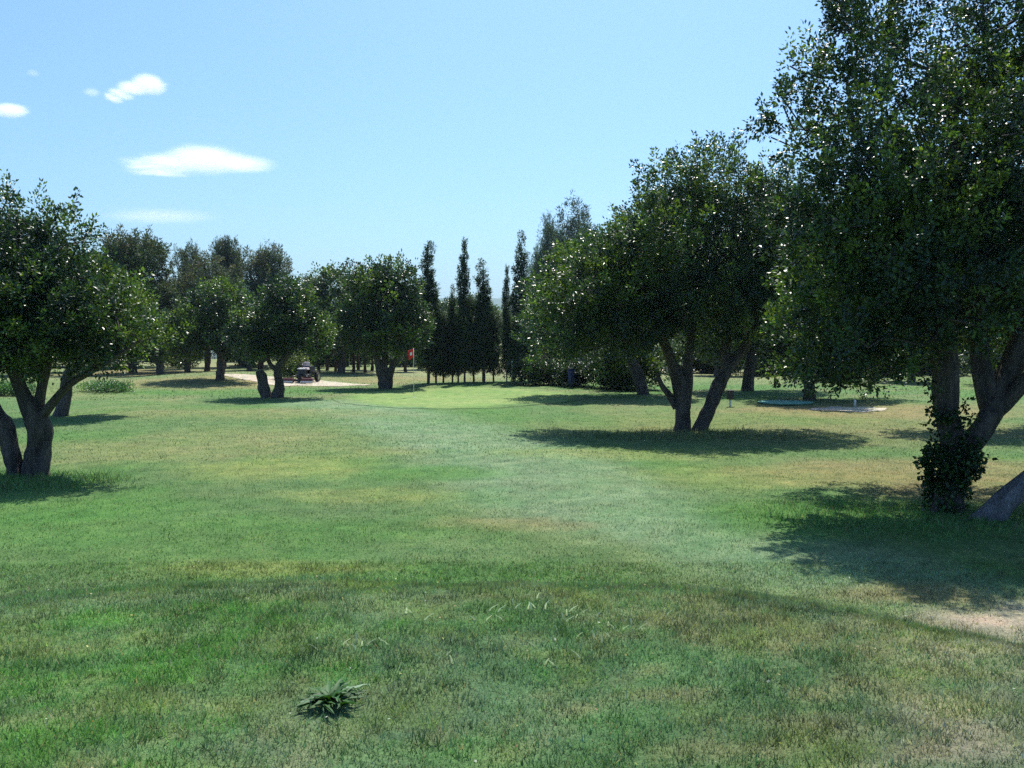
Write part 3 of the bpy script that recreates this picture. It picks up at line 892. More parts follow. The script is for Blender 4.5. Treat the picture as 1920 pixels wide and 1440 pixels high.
# ------------------------------------------------------------------ background trees from variants
def variant(kind, seed):
    """unit trees, real size about 10 m; returned as (trunk mesh, crown mesh, height, width)"""
    r = np.random.default_rng(seed)
    if kind == 'carob':
        stems = [[(0, 0, -.2, .3), (0.05, 0, .6, .22), (-.3, .1, 1.5, .16), (-.7, .2, 2.8, .08)], [(0.05, 0, .5, .2), (.5, -.1, 1.4, .15), (.9, .1, 2.8, .08)]]
        bl = [(r.uniform(-1.6, 1.6), r.uniform(-1.4, 1.4), r.uniform(1.9, 4.0), r.uniform(1.0, 1.6), r.uniform(1.0, 1.6), r.uniform(.9, 1.3)) for _ in range(6)]
        K, n, cl, cr, ll, lw, pal, bark, leafm, upw = 520, 34, .6, .28, .17, .10, CAROB, 'bark', 'leaf', .7
        H, W = 5.0, 5.6
    elif kind in ('pine', 'palepine'):
        stems = [[(0, 0, -.2, .24), (.1, 0, 2, .2), (-.1, .1, 5, .15), (0, 0, 9, .05)]]
        bl = [(0, 0, 6.4, 2.0, 2.0, 2.7)] + [(r.uniform(-1.3, 1.3), r.uniform(-1.3, 1.3), r.uniform(4.0, 8.2), r.uniform(.9, 1.3), r.uniform(.9, 1.3), r.uniform(1, 1.5)) for _ in range(6)]
        K, n, cl, cr, ll, lw, pal, bark, leafm, upw = 760, 34, .7, .26, .25, .070, PINE, 'bark_red', 'needle', 1.0
        H, W = 9.8, 4.8
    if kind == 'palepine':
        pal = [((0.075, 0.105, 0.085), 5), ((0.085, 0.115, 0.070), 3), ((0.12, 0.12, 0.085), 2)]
    if kind == 'poplar':
        stems = [[(0, 0, -.2, .25), (0, 0, 3, .2), (.1, 0, 9, .06)]]
        bl = []
        for k in range(9):
            x, y = r.uniform(-2, 2), r.uniform(-1.5, 1.5); h = r.uniform(5.5, 9) - abs(x) * 0.8
            bl.append((x, y, h, .55, .55, r.uniform(1.6, 2.6)))
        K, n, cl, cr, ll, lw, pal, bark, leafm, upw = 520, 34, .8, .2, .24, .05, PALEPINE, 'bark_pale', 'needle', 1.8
        H, W = 10.6, 5.0
    if kind == 'cypress':
        stems = [[(0, 0, -.2, .075), (0, 0, 2, .06), (.02, 0, 5, .04), (0, 0, 7.3, .015)]]
        bl = []
        for k in range(9):
            h = 1.1 + k * .72; w = .56 * (1 - (k / 9) ** 1.25) + .05
            bl.append((r.uniform(-.12, .12), r.uniform(-.12, .12), h, w * r.uniform(.7, 1.2), w, .62, 1.0 if k > 0 else .7))
        K, n, cl, cr, ll, lw, pal, bark, leafm, upw = 620, 30, .40, .11, .13, .045, CYP, 'bark_cyp', 'needle', 2.2
        H, W = 7.5, 1.0
    p, A, c_, (LV, LF, LT) = crown_data(bl, K, n, cl, cr, ll, lw, pal, r, upw, freq=.7)
    arr, ch, cnt = grow_branches(stems, p[:int(K * .22)], r, .8)
    BV, BF = branch_mesh(arr, ch, cnt, .014, .07, .5, 3 if kind != 'carob' else 4)
    SV, SF = stem_mesh(stems, r, 8)
    nb = BF + len(SV)
    return (np_mesh("trunk", np.vstack([SV, BV]), np.vstack([SF, nb]), M[bark], smooth=True), np_mesh("crown", LV, LF, M[leafm], LT), H, W)

VAR = {k: [variant(k, s) for s in ss] for k, ss in {'carob': (1, 2, 3), 'pine': (4, 5, 6), 'palepine': (14, 15, 16), 'poplar': (7, 8), 'cypress': (9, 10, 11, 12)}.items()}
def bush_variant(seed):
    r = np.random.default_rng(seed)
    bl = [(r.uniform(-1, 1), r.uniform(-.6, .6), r.uniform(.3, .9), .8, .7, .7) for _ in range(5)]
    p, A, cl, (LV, LF, LT) = crown_data(bl, 160, 26, .5, .22, .18, .10, [((0.020, 0.042, 0.020), 3), ((0.04, 0.07, 0.025), 2)], r, .8, inner=.1)
    return np_mesh("foliage", LV, LF, M['leaf'], LT)
BUSHV = [bush_variant(81), bush_variant(82), bush_variant(83)]
vi = 0
def place(kind, px, d, top, wpx, label, group, name=None):
    global vi
    vi += 1
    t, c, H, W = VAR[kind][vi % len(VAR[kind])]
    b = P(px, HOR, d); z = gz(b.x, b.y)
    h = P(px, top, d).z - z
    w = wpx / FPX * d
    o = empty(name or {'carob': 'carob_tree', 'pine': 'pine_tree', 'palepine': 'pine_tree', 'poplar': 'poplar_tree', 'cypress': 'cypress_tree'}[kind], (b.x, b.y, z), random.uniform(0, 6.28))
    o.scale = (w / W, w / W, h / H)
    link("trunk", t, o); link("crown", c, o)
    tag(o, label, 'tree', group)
    return o

GCY = "slender cypresses in a row behind the putting green"
for px, d, top, w, lab in [
    (803, 49.5, 458, 42, "tall thick cypress at the left end of the cypress row"),
    (817, 49.8, 545, 30, "shorter cypress just right of the left-end cypress"),
    (831, 50, 590, 26, "low cypress filling the gap left of the light green spire"),
    (848, 50.2, 540, 20, "short narrow cypress spire left of the tall second peak"),
    (859, 50, 585, 24, "low cypress close against the tall second peak"),
    (871, 49.6, 448, 28, "tall narrow cypress forming the second peak from the left of the row"),
    (888, 50.4, 560, 28, "low cypress between the second peak and the bushy middle one"),
    (907, 49.7, 495, 40, "bushy medium-height cypress in the middle of the row"),
    (925, 50.3, 580, 24, "low cypress before the gap where the hill shows"),
    (950, 50, 498, 17, "thinnest cypress of the row, a needle-like spire"),
    (963, 50.3, 600, 22, "low cypress between the thinnest spire and the tallest one"),
    (977, 49.6, 443, 36, "tallest cypress, at the right end of the cypress row"),
    (992, 50.6, 560, 30, "lower cypress touching the wide carob right of the row")]:
    place('cypress', px, d, top, w, lab, GCY)

GB = "trees of the wood behind the golf hole"
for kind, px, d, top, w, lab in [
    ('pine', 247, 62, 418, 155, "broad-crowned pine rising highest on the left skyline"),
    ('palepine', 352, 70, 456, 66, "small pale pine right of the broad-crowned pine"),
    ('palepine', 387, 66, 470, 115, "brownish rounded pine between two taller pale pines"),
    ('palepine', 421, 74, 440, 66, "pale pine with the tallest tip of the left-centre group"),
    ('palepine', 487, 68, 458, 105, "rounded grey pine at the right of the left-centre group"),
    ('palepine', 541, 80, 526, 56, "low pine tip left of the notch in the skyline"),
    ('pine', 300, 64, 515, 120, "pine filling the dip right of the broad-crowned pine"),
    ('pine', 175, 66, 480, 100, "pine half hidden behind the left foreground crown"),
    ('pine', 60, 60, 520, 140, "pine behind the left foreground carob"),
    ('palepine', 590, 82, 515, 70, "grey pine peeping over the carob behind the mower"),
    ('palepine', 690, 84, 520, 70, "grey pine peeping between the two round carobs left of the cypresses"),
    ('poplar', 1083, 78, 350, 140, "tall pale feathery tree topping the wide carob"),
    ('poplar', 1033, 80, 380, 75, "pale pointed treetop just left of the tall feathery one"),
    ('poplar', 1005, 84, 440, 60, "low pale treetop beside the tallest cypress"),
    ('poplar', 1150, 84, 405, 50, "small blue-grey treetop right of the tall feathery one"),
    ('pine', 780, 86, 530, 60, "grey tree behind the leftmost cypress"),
    ('carob', 860, 92, 600, 110, "low tree seen behind the second cypress peak"),
    ('carob', 1330, 72, 560, 200, "tree behind the two-trunked carob"),
    ('carob', 1640, 62, 560, 210, "tree in the open grass behind the low-hanging foliage"),
    ('carob', 1560, 54, 600, 130, "low tree right behind the tee sign's far meadow, before the wood"),
    ('carob', 1710, 52, 600, 150, "low tree left of the ivy-wrapped trunk, in the far meadow"),
    ('carob', 1860, 50, 590, 170, "low tree glimpsed between the two limbs of the right foreground tree"),
    ('carob', 1620, 58, 610, 110, "small low tree straight behind the white stake"),
    ('carob', 1345, 58, 610, 110, "small low tree framed by the two diverging trunks"),
    ('carob', 1460, 66, 600, 120, "small tree behind the low-hanging foliage"),
    ('carob', 1760, 66, 560, 180, "tree beyond the ivy-wrapped trunk"),
    ('carob', 1890, 70, 540, 200, "far tree at the right edge"),
    ('carob', 468, 62, 590, 110, "tree with a dark trunk behind the fork of the small carob"),
    ('carob', 350, 60, 590, 120, "tree beyond the bank left of the sandy path"),
    ('carob', 1110, 60, 590, 150, "dark tree behind the hedge below the wide carob"),
    ('carob', 300, 57, 585, 150, "dark low tree between the leftmost tree's crown and the bank"),
    ('carob', 250, 72, 580, 190, "dark tree low behind the brown bank at left"),
    ('carob', 470, 74, 570, 160, "dark tree low behind the rounded grey pine"),
    ('carob', 560, 70, 575, 150, "dark tree low behind the mower's left"),
    ('carob', 1010, 66, 600, 110, "dark tree right behind the cypress row's end")]:
    place(kind, px, d, top, w, lab, GB)

GG = "thin-trunked trees of the grove behind the mower"
for px, d, top, lab in [(597, 60, 590, "thin-trunked tree right of the mower, nearest to it"), (613, 66, 585, "second thin-trunked tree right of the mower"),
    (628, 63, 595, "third thin-trunked tree right of the mower, before the round carob's trunk"), (662, 62, 590, "thin-trunked tree just right of the small distant red flag"),
    (672, 68, 590, "slender tree close to the right of the distant red flag, set further back"), (684, 63, 595, "thin-trunked tree halfway between the distant flag and the V-shaped carob"),
    (697, 66, 600, "thin-trunked tree just left of the V-shaped carob"), (760, 64, 600, "thin-trunked tree behind the red golf flag"), (785, 68, 600, "thin-trunked tree between the golf flag and the first cypress")]:
    place('pine', px, d, top, 62, lab, GG)

GF = "far trees of the wood glimpsed between nearer trunks"
r2 = random.Random(9)
for i in range(62):
    px = (-60 + i * 44 + r2.uniform(-16, 16)) if i < 46 else (1290 + (i - 46) * 40)
    if 905 < px < 985: continue
    d = r2.uniform(72, 100) if i < 46 else r2.uniform(58, 68); b = P(px, HOR, d)
    o = link("undergrowth_bush", BUSHV[i % 3]); o.location = (b.x, b.y, gz(b.x, b.y)); sc = r2.uniform(.8, 1.5); o.scale = (sc, sc, sc * r2.uniform(.7, 1.3)); o.rotation_euler.z = r2.uniform(0, 6.28)
    zn = [z for a, z in [(-200, "behind the leftmost trees"), (240, "beyond the brown bank"), (440, "beyond the sandy path"), (620, "beyond the mower's right"), (790, "behind the cypress row"), (985, "beyond the golf bag"), (1240, "beyond the two-trunked carob"), (1430, "beyond the teal mat"), (1700, "beyond the ivy-wrapped trunk")] if px >= a][-1]
    tag(o, "%s dark %s bush in the undergrowth of the wood %s" % ("nearest" if d < 70 else "nearer" if d < 86 else "farther", "large" if sc > 1.2 else ("small" if sc < 1.0 else "medium-sized"), zn), "bush", "undergrowth bushes in the far wood")
r2 = random.Random(5)
ZONES = [(-200, "behind the leftmost tree's trunk"), (110, "beyond the leftmost tree"), (230, "behind the brown bank"), (340, "behind the left pines"), (450, "beyond the white hut's right"),
         (560, "beyond the mower"), (700, "beyond the round-topped carob"), (820, "beyond the left cypresses"), (915, "beyond the right cypresses"), (1050, "beyond the golf bag"),
         (1180, "beyond the tallest shrub"), (1290, "seen between the two diverging trunks"), (1400, "beyond the tee sign"), (1490, "beyond the teal mat"), (1620, "beyond the pale sand patch"),
         (1740, "beyond the ivy-wrapped trunk"), (1850, "beyond the leaning grey trunk")]
for i in range(170):
    px = r2.uniform(-50, 1970)
    if 915 < px < 975: continue
    d = r2.uniform(70, 175)
    kind = r2.choice(['carob', 'carob', 'pine'])
    top = r2.uniform(555, 590)
    zn = [z for a, z in ZONES if px >= a][-1]
    band = "nearer" if d < 105 else ("far" if d < 140 else "farthest")
    place(kind, px, d, top, r2.uniform(110, 170) * 75 / d * (0.7 if kind == 'pine' else 1.0), "%s dark %s of the wood %s" % (band, 'pine' if kind == 'pine' else 'carob', zn), GF)

# ------------------------------------------------------------------ shrubs, hedge
def bush(px, py, d, rx, ry, rz, K, n, size, pal, seed, label, name='shrub', group=None):
    b = G(px, py); r = np.random.default_rng(seed)
    bl = [(r.uniform(-.6, .6) * rx, r.uniform(-.5, .5) * ry, rz * r.uniform(.3, .75), rx * .55, ry * .6, rz * .5) for _ in range(6)]
    p, A, cl, (LV, LF, LT) = crown_data(bl, K, n, .4 * size, .2 * size, .12 * size, .06 * size, pal, r, .6, inner=.1)
    LV[:, 2] = np.maximum(LV[:, 2], 0.0)
    arr, ch, cnt = grow_branches([[(0, 0, -.05, .05), (0, 0, rz * .3, .03)]], p[:int(K * .15)], r, .3)
    BV, BF = branch_mesh(arr, ch, cnt, .008, .04, .5, 3)
    root = empty(name, tuple(b)); tag(root, label, 'bush', group)
    link("stems", np_mesh("stems", BV, BF, M['bark']), root)
    link("foliage", np_mesh("foliage", LV, LF, M['leaf'], LT), root)
DARKB = [((0.02, 0.04, 0.02), 3), ((0.03, 0.06, 0.022), 2)]
LITEB = [((0.10, 0.16, 0.05), 3), ((0.14, 0.18, 0.07), 2)]
GS = "dark shrubs along the back edge of the green"
bush(1010, 722, 0, 1.5, .8, .9, 260, 30, 1.1, DARKB, 201, "low dark shrub at the foot of the tallest cypress", group=GS)
bush(1075, 724, 0, 1.2, .8, .9, 220, 30, 1.1, DARKB, 202, "low dark shrub right behind the golf bag", group=GS)
bush(1135, 728, 0, 1.6, 1.0, 1.4, 320, 30, 1.2, DARKB, 203, "dark shrub between the golf bag and the two-trunked carob", group=GS)
bush(1195, 731, 0, 1.7, 1.0, 2.2, 420, 30, 1.3, CAROB, 204, "tallest dark green shrub left of the two-trunked carob", group=GS)
bush(547, 713, 0, .9, .8, 1.1, 240, 30, 1.0, LITEB, 205, "pale yellow-green bush behind the mower")
bush(180, 735, 0, 1.8, .8, .22, 200, 24, .7, [((0.06, 0.14, 0.06), 3), ((0.09, 0.19, 0.07), 2)], 206, "low bright green weeds on the grass behind the leftmost tree")
bush(15, 742, 0, 1.2, .8, .3, 160, 24, .8, [((0.06, 0.14, 0.06), 3), ((0.09, 0.19, 0.07), 2)], 207, "low green weeds at the far left edge of the grass")
bush(330, 690, 0, 1.2, 1, .8, 180, 26, 1.2, LITEB, 208, "small bright green bush beyond the left bank")

# ------------------------------------------------------------------ ride-on mower (travel direction +x in its own frame)
def mower():
    g = G(573, 717)
    root = empty("ride_on_mower", (g.x, g.y, g.z + 0.016), math.radians(170))
    tag(root, "dark three-unit ride-on mower parked on the sandy path behind the forked tree", "mower")
    # in this frame: y is across the axle direction for wheels => wheels use x axle; so mower faces +y, then turned
    def wheel(x, y, r, w):
        t = MB(); t.disc_wheel((x, y, r), r, w); tt = t.build("tyre", M['rubber'], None, True)
        h = MB(); h.tube([(x - w * .45, y, r), (x + w * .45, y, r)], [r * .66, r * .66], 16); 
        hb = h.build("rim", M['steel'], None, False, .006)
        wroot = bpy.data.objects.new("wheel", None); COL.objects.link(wroot); wroot.parent = body
        wroot.parent = root; tt.parent = wroot; hb.parent = wroot
    b = MB()
    b.box(-.30, .30, -.75, -.02, .36, .86, .05)       # engine bonnet
    b.box(-.36, .36, -.05, .50, .30, .44)             # platform
    b.box(-.24, .24, .36, .62, .30, .72, .04)         # front panel
    body = b.build("body", M['black'], root, False, .03)
    gr = MB()
    for k in range(5): gr.box(-.2, .2, -.765, -.735, .42 + k * .07, .45 + k * .07)
    gr.build("grille", M['steel'], root)
    wheel(-.48, -.5, .25, .2); wheel(.48, -.5, .25, .2); wheel(0, .62, .24, .18)
    f = MB(); f.tube([(-.45, -.5, .26), (.45, -.5, .26)], .04); f.build("axle", M['black'], root, True)
    f = MB(); f.tube([(0, .62, .24), (0, .5, .5)], .03); f.build("steering_fork", M['black'], root, True)
    for sx in (-1, 1):
        f = MB(); f.tube([(sx * .2, .45, .4), (sx * .5, .95, .3)], .03); f.build("lift_arm", M['black'], root, True)
    s = MB(); s.box(-.24, .24, -.12, .30, .66, .78, .03); s.build("seat", M['cream'], root, False, .03)
    s = MB(); s.box(-.20, .20, -.20, -.10, .74, 1.08, .03, (0, -.08)); s.build("seat_back", M['cream'], root, False, .03)
    s = MB(); s.box(-.15, .15, .0, .2, .44, .66); s.build("seat_base", M['black'], root)
    s = MB(); s.tube([(0, .5, .6), (0, .36, 1.0)], .03, 8); s.build("steering_column", M['black'], root, True)
    s = MB()
    ring = [(0.19 * math.cos(a), .36 + .17 * math.sin(a), 1.0 + .07 * math.sin(a)) for a in [2 * math.pi * k / 20 for k in range(21)]]
    s.tube(ring, .016, 6, False); s.tube([(-.19, .36, 1.0), (.19, .36, 1.0)], .012, 6); s.build("steering_wheel", M['black'], root, True)
    s = MB(); s.box(-.2, .2, .42, .66, .72, .78, .02, (0, -.03)); s.build("dashboard", M['whiteplastic'], root, False, .01)
    for (x, y) in ((-.55, 1.05), (.55, 1.05), (0, .02)):
        u = MB(); u.box(-.33 + x, .33 + x, y - .14, y + .14, .14, .26, .03); uo = u.build("cutting_unit", M['orange_paint'], root, False, .015)
        v = MB(); v.tube([(x - .31, y, .1), (x + .31, y, .1)], .09, 12); v.build("reel", M['steel'], uo)
        v = MB(); v.tube([(x - .33, y + .18, .05), (x + .33, y + .18, .05)], .05, 10); v.build("roller", M['steel'], uo)
    for sx in (-1, 1):
        u = MB(); u.box(sx * .38 - .12, sx * .38 + .12, -.78, -.22, .54, .58); u.build("mudguard", M['black'], root, False, .01)
    u = MB(); u.tube([(-.25, -.7, .86), (-.25, -.72, 1.35), (.25, -.72, 1.35), (.25, -.7, .86)], .022, 8); u.build("roll_bar", M['black'], root, True)
mower()

# ------------------------------------------------------------------ flag
def flag(px, py, sc, rz, label):
    g = G(px, py)
    root = empty("flagstick", tuple(g), rz); root.scale = (sc, sc, sc)
    tag(root, label, "golf flag")
    m = MB(); m.tube([(0, 0, -.1), (0, 0, 2.15)], [.011, .009], 8); m.build("pole", M['whiteplastic'], root, True)
    # drooping cloth
    nu, nv = 14, 16; vs = []; fs = []
    for j in range(nv):
        v = j / (nv - 1)
        for i in range(nu):
            u = i / (nu - 1)
            x = -u * (.25 - .05 * v) ; z = 2.13 - v * .36 - u * .10 - .05 * u * v
            y = .045 * math.sin(u * 9 + v * 2) * u
            vs.append((x, y, z)); 
    for j in range(nv - 1):
        for i in range(nu - 1):
            a = j * nu + i; fs.append((a, a + 1, a + nu + 1, a + nu))
    q = MB(); q.v = vs; q.f = fs; o = q.build("flag", M['red'], root, True)
    md = o.modifiers.new("cloth", 'SOLIDIFY'); md.thickness = .004
    w = MB(); w.quadset([(-.06, -.05, 1.98), (-.15, -.05, 1.95), (-.15, -.05, 1.82), (-.06, -.05, 1.85)], [(0, 1, 2, 3)])
    wo_ = w.build("white_patch", M['whiteplastic'], o); md = wo_.modifiers.new("t", 'SOLIDIFY'); md.thickness = .004
    m = MB(); m.tube([(0, 0, .004), (0, 0, .022)], .055, 20); m.build("cup", M['whiteplastic'], root)
flag(776, 746, 1.0, 0.0, "red golf flag on a thin pole at the left of the putting green")
flag(655, 697, 1.0, 0.4, "distant red flag glimpsed among the trunks left of the V-shaped carob")

# ------------------------------------------------------------------ golf bag on a trolley
def bag():
    g = G(1071, 728)
    root = empty("golf_bag", tuple(g), .3)
    tag(root, "navy golf bag standing upright on a trolley at the back edge of the green", "golf bag")
    m = MB(); m.tube([(0, .05, .16), (0, .03, .5), (0, 0, .95)], [.16, .15, .165], 16); m.build("bag", M['navy'], root, True)
    m = MB(); m.box(-.12, .12, -.20, -.10, .25, .6, .02); m.build("pocket", M['navy'], root, False, .02)
    m = MB(); m.tube([(0, 0, .95), (0, 0, 1.0)], [.17, .165], 16); m.build("rim", M['black'], root, True)
    for k, (x, y) in enumerate([(-.07, .05), (.06, .06), (.0, -.04), (.09, -.03), (-.09, -.03)]):
        c = MB(); h = 1.12 + .02 * k; c.tube([(x, y, .9), (x * 1.3, y * 1.3, h)], .008, 6)
        co = c.build("golf_club", M['steel'], root)
        c = MB(); c.tube([(x * 1.3 - .02, y * 1.3, h), (x * 1.3 + .05, y * 1.3 - .03, h + .03)], [.02, .03], 8); c.build("club_head", M['black'], co, True)
    for sx in (-1, 1):
        w = MB(); w.disc_wheel((sx * .3, .12, .14), .14, .045, 18, .75); w.build("trolley_wheel", M['rubber'], root, True)
    f = MB(); f.tube([(-.3, .12, .14), (.3, .12, .14)], .012, 6); f.tube([(0, .18, .14), (0, .2, .9), (0, .42, 1.08)], .014, 6); f.tube([(0, .18, .14), (0, -.2, .1)], .014, 6)
    f.build("trolley_frame", M['black'], root, True)
bag()

# ------------------------------------------------------------------ tee marker box, posts, teal mat, hut
def post_box():
    g = G(1369, 763)
    root = empty("tee_sign", tuple(g))
    tag(root, "small dark box on a short white post right of the two-trunked carob", "tee sign")
    m = MB(); m.tube([(0, 0, -.1), (0, 0, .30)], .045, 10); m.build("post", M['whiteplastic'], root, True)
    m = MB(); m.box(-.13, .13, -.08, .08, .28, .60, .01); m.build("box", M['black'], root, False, .015)
    m = MB(); m.box(-.15, .15, -.10, .10, .602, .63); m.build("lid", M['black'], root, False, .008)
post_box()
def teal():
    g = G(1472, 757)
    root = empty("tee_mat", tuple(g))
    tag(root, "flat teal green tee mat lying on the grass left of the pale sand patch", "tee mat")
    m = MB(); n = 26; vs = []; fs = []
    for k in range(n):
        a = 2 * math.pi * k / n; q = 1 + .08 * math.sin(3 * a + 1)
        vs.append((.98 * q * math.cos(a), .85 * q * math.sin(a), 0.0))
    top = [(x * .96, y * .96, .08) for x, y, z in vs]
    m.v = vs + top; m.f = [(k, (k + 1) % n, n + (k + 1) % n, n + k) for k in range(n)] + [tuple(n + k for k in range(n))]
    m.build("mat", M['teal'], root, False, .02)
    e = MB(); e.tube([(x * 1.02, y * 1.02, .05) for x, y, z in vs] + [(vs[0][0] * 1.02, vs[0][1] * 1.02, .05)], .03, 6, False); e.build("edging", M['teal'], root, True)
teal()
def stake(px, py, h, r, mat, name, label, cat):
    g = G(px, py); m = MB(); m.tube([(0, 0, -.1), (0, 0, h * .96), (0, 0, h)], [r, r, r * .6], 10)
    o = m.build(name, mat, None, True); o.location = g; tag(o, label, cat)
stake(1603, 763, .26, .04, M['whiteplastic'], "white_stake", "short white stake standing behind the pale sand patch", "stake")
stake(1453, 727, .95, .06, M['black'], "dark_post", "dark post standing in the grass behind the teal mat", "post")
stake(960, 722, 1.25, .035, M['pole'], "pale_pole", "thin pale pole standing among the cypress trunks", "pole")

def hut():
    b = P(362, 0, 96); x, y = b.x, b.y
    root = empty("white_hut", (x, y, gz(x, y))); tag(root, "small whitewashed hut glimpsed through the trees left of the sandy path", "hut")
    m = MB(); m.box(-1.6, 1.6, -1.5, 1.5, -.1, 2.4); w = m.build("wall", M['whitewash'], root)
    m = MB(); m.quadset([(-1.9, -1.8, 2.35), (1.9, -1.8, 2.35), (1.9, 0, 3.2), (-1.9, 0, 3.2), (1.9, 1.8, 2.35), (-1.9, 1.8, 2.35)], [(0, 1, 2, 3), (3, 2, 4, 5), (0, 3, 5), (1, 4, 2), (0, 5, 4, 1)]); m.build("roof", M['tile'], root)
    m = MB(); m.box(-.4, .4, -1.54, -1.50, 0, 1.95); m.build("door", M['black'], root)
    m = MB(); m.box(.75, 1.25, -1.53, -1.5, 1.1, 1.7); m.build("window", M['glass'], root)
hut()

# ------------------------------------------------------------------ weed rosette and pale blades on the mound
def rosette(px, py, R, n, seed, label, pale=.12):
    g = G(px, py); r = np.random.default_rng(seed)
    root = empty("broadleaf_weed", tuple(g)); tag(root, label, 'weed')
    for k in range(n):
        an = r.uniform(0, 2 * math.pi); L = R * r.uniform(.35, 1.1); lift = r.uniform(.1, 1.0) * (1.3 - L / R)
        cur = r.normal(0, .5); tw = r.normal(0, .5)
        V = []; m = 8
        for i in range(m):
            t = i / (m - 1); a2 = an + cur * t
            d = np.array([math.cos(a2), math.sin(a2), 0]); sd = np.array([-d[1], d[0], tw * t * .8])
            w = R * r.uniform(.055, .085) * math.sin(math.pi * (t ** .7 * .93 + .04)) * (1 + .35 * math.sin(t * 25 + k))
            z = .02 + L * (lift * math.sin(t * 1.9) * .7)
            c = d * L * t + np.array([0, 0, max(z, .014)]) + r.normal(0, .0025, 3)
            V += [c - sd * w + [0, 0, .45 * w], c, c + sd * w + [0, 0, .45 * w]]
        F = [(i * 3 + q, i * 3 + q + 1, i * 3 + q + 4, i * 3 + q + 3) for i in range(m - 1) for q in (0, 1)]
        col = np.array((.13, .21, .12)) if r.random() < pale else np.array((.028, .085, .018))
        col = col * r.uniform(.6, 1.3)
        link("leaf", np_mesh("leaf", np.array(V), np.array(F), M['needle'], np.tile(col, (len(V), 1)), smooth=True), root)
rosette(618, 1322, .175, 64, 301, "dark broadleaf weed rosette in the foreground grass at bottom centre-left")
def blades():
    r = np.random.default_rng(61)
    spots = [(780, 1160), (940, 1150), (965, 1145), (1000, 1140), (1020, 1150), (1045, 1165), (1070, 1150), (1095, 1160), (1150, 1175), (1180, 1180), (1200, 1175), (1230, 1150), (1120, 1200), (880, 1240), (1020, 1240), (690, 1215), (650, 1225), (910, 1165)]
    V = []; F = []; T = []
    for (px, py) in spots:
        g = G(px, py)
        for q in range(r.integers(2, 6)):
            a = r.uniform(0, 6.28); L = r.uniform(.03, .08); d = np.array([math.cos(a), math.sin(a) * .4, 1.6]); d /= np.linalg.norm(d)
            p = np.array(g) + np.array([r.normal(0, .06), r.normal(0, .06), 0]); w = .006
            c = np.array([.50, .56, .44]) * r.uniform(.7, 1.2); b = len(V)
            for t in (0, .4, .8):
                cc = p + d * L * t + np.array([math.cos(a), 0, -.4]) * L * t * t * .5
                V += [cc - [w * (1 - t * .7), 0, 0], cc + [w * (1 - t * .7), 0, 0]]; T += [c, c]
            F += [(b, b + 1, b + 3, b + 2), (b + 2, b + 3, b + 5, b + 4)]
    o = link("pale_grass_blades", np_mesh("pale_grass_blades", np.array(V), np.array(F), M['grassblade'], np.array(T)))
    tag(o, "pale long grass blades on the tee mound", "grass", kind='stuff')
blades()
def specks():
    r = np.random.default_rng(62); V = []; F = []; T = []
    n = 900
    x = r.uniform(-6, 6, n); y = r.uniform(3, 13, n); z = terrain(x, y)
    for i in range(n):
        a = r.uniform(0, 6.28); s_ = r.uniform(.003, .009); h = r.uniform(.015, .05); b = len(V)
        u = np.array([math.cos(a), math.sin(a), r.normal(0, .4)]) * s_; w = np.array([-math.sin(a), math.cos(a), r.normal(0, .5)]) * s_ * r.uniform(.5, 1)
        p = np.array([x[i], y[i], z[i] + h]); V += [p - u, p - w, p + u, p + w]; F.append((b, b + 1, b + 2, b + 3))
        c = [(.5, .5, .42), (.38, .30, .16), (.30, .17, .08), (.45, .42, .12)][r.integers(0, 4)]; T += [c] * 4
    tag(link("fallen_leaves", np_mesh("fallen_leaves", np.array(V), np.array(F), M['grassblade'], np.array(T))), "tiny fallen leaves and petals scattered over the foreground grass", "leaf litter", kind='stuff')
specks()

# ------------------------------------------------------------------ grass
def grass(name, y0, y1, dens, h, w, seed, label, margin=1.25, mask=None, fade=0.0):
    r = np.random.default_rng(seed)
    half = y1 * 960 / FPX * margin
    n = int(dens * (y1 - y0) * 2 * half)
    x = r.uniform(-half, half, n); y = r.uniform(y0, y1, n)
    k = np.abs(x) < (y * 960 / FPX * margin + .3)
    if mask is not None: k &= mask(x, y, r)
    k &= green_out(x, y) < .12
    k &= r.random(n) < 1 - fade * sstep((y - y0) / (y1 - y0))
    x, y = x[k], y[k]; n = len(x)
    z = terrain(x, y)
    col = ground_col(x, y)
    bare = col[:, 0] > 0.29
    keep = ~(bare & (r.random(n) < .8))
    x, y, z, col = x[keep], y[keep], z[keep], col[keep]; n = len(x)
    clump = fbm(x * 9, y * 9, 91, 2) * .6 + fbm(x * 2.5, y * 2.5, 92, 2) * .4
    clump = np.clip((clump - .3) * 2.2, .1, 1.6)
    hh = h * r.uniform(.4, 1.3, n) * (.4 + .9 * clump)
    a = r.uniform(0, 6.283, n); lean = r.uniform(.2, 1.1, n)
    b = r.uniform(0, 6.283, n)
    ww = w * r.uniform(.6, 1.2, n)
    px = np.cos(b) * ww / 2; py = np.sin(b) * ww / 2
    v0 = np.stack([x - px, y - py, z - .004], -1); v1 = np.stack([x + px, y + py, z - .004], -1)
    v2 = np.stack([x + np.cos(a) * hh * lean, y + np.sin(a) * hh * lean, z + hh], -1)
    V = np.stack([v0, v1, v2], 1).reshape(-1, 3)
    t = col * (r.uniform(.7, 1.7, n) * np.clip(.2 + 1.6 * fbm(x * 11, y * 11, 95, 3), .35, 1.8))[:, None]
    dry = r.random(n) < .07
    t[dry] = np.array([.32, .28, .16]) * r.uniform(.6, 1.2, dry.sum())[:, None]
    bl = r.random(n) < .12
    t[bl] = t[bl] * np.array([.8, 1.0, 1.5])
    o = link(name, np_mesh(name, V, np.arange(3 * n).reshape(n, 3), M['grassblade'], np.repeat(t, 3, 0)))
    tag(o, label, "grass", kind='stuff')
    return n
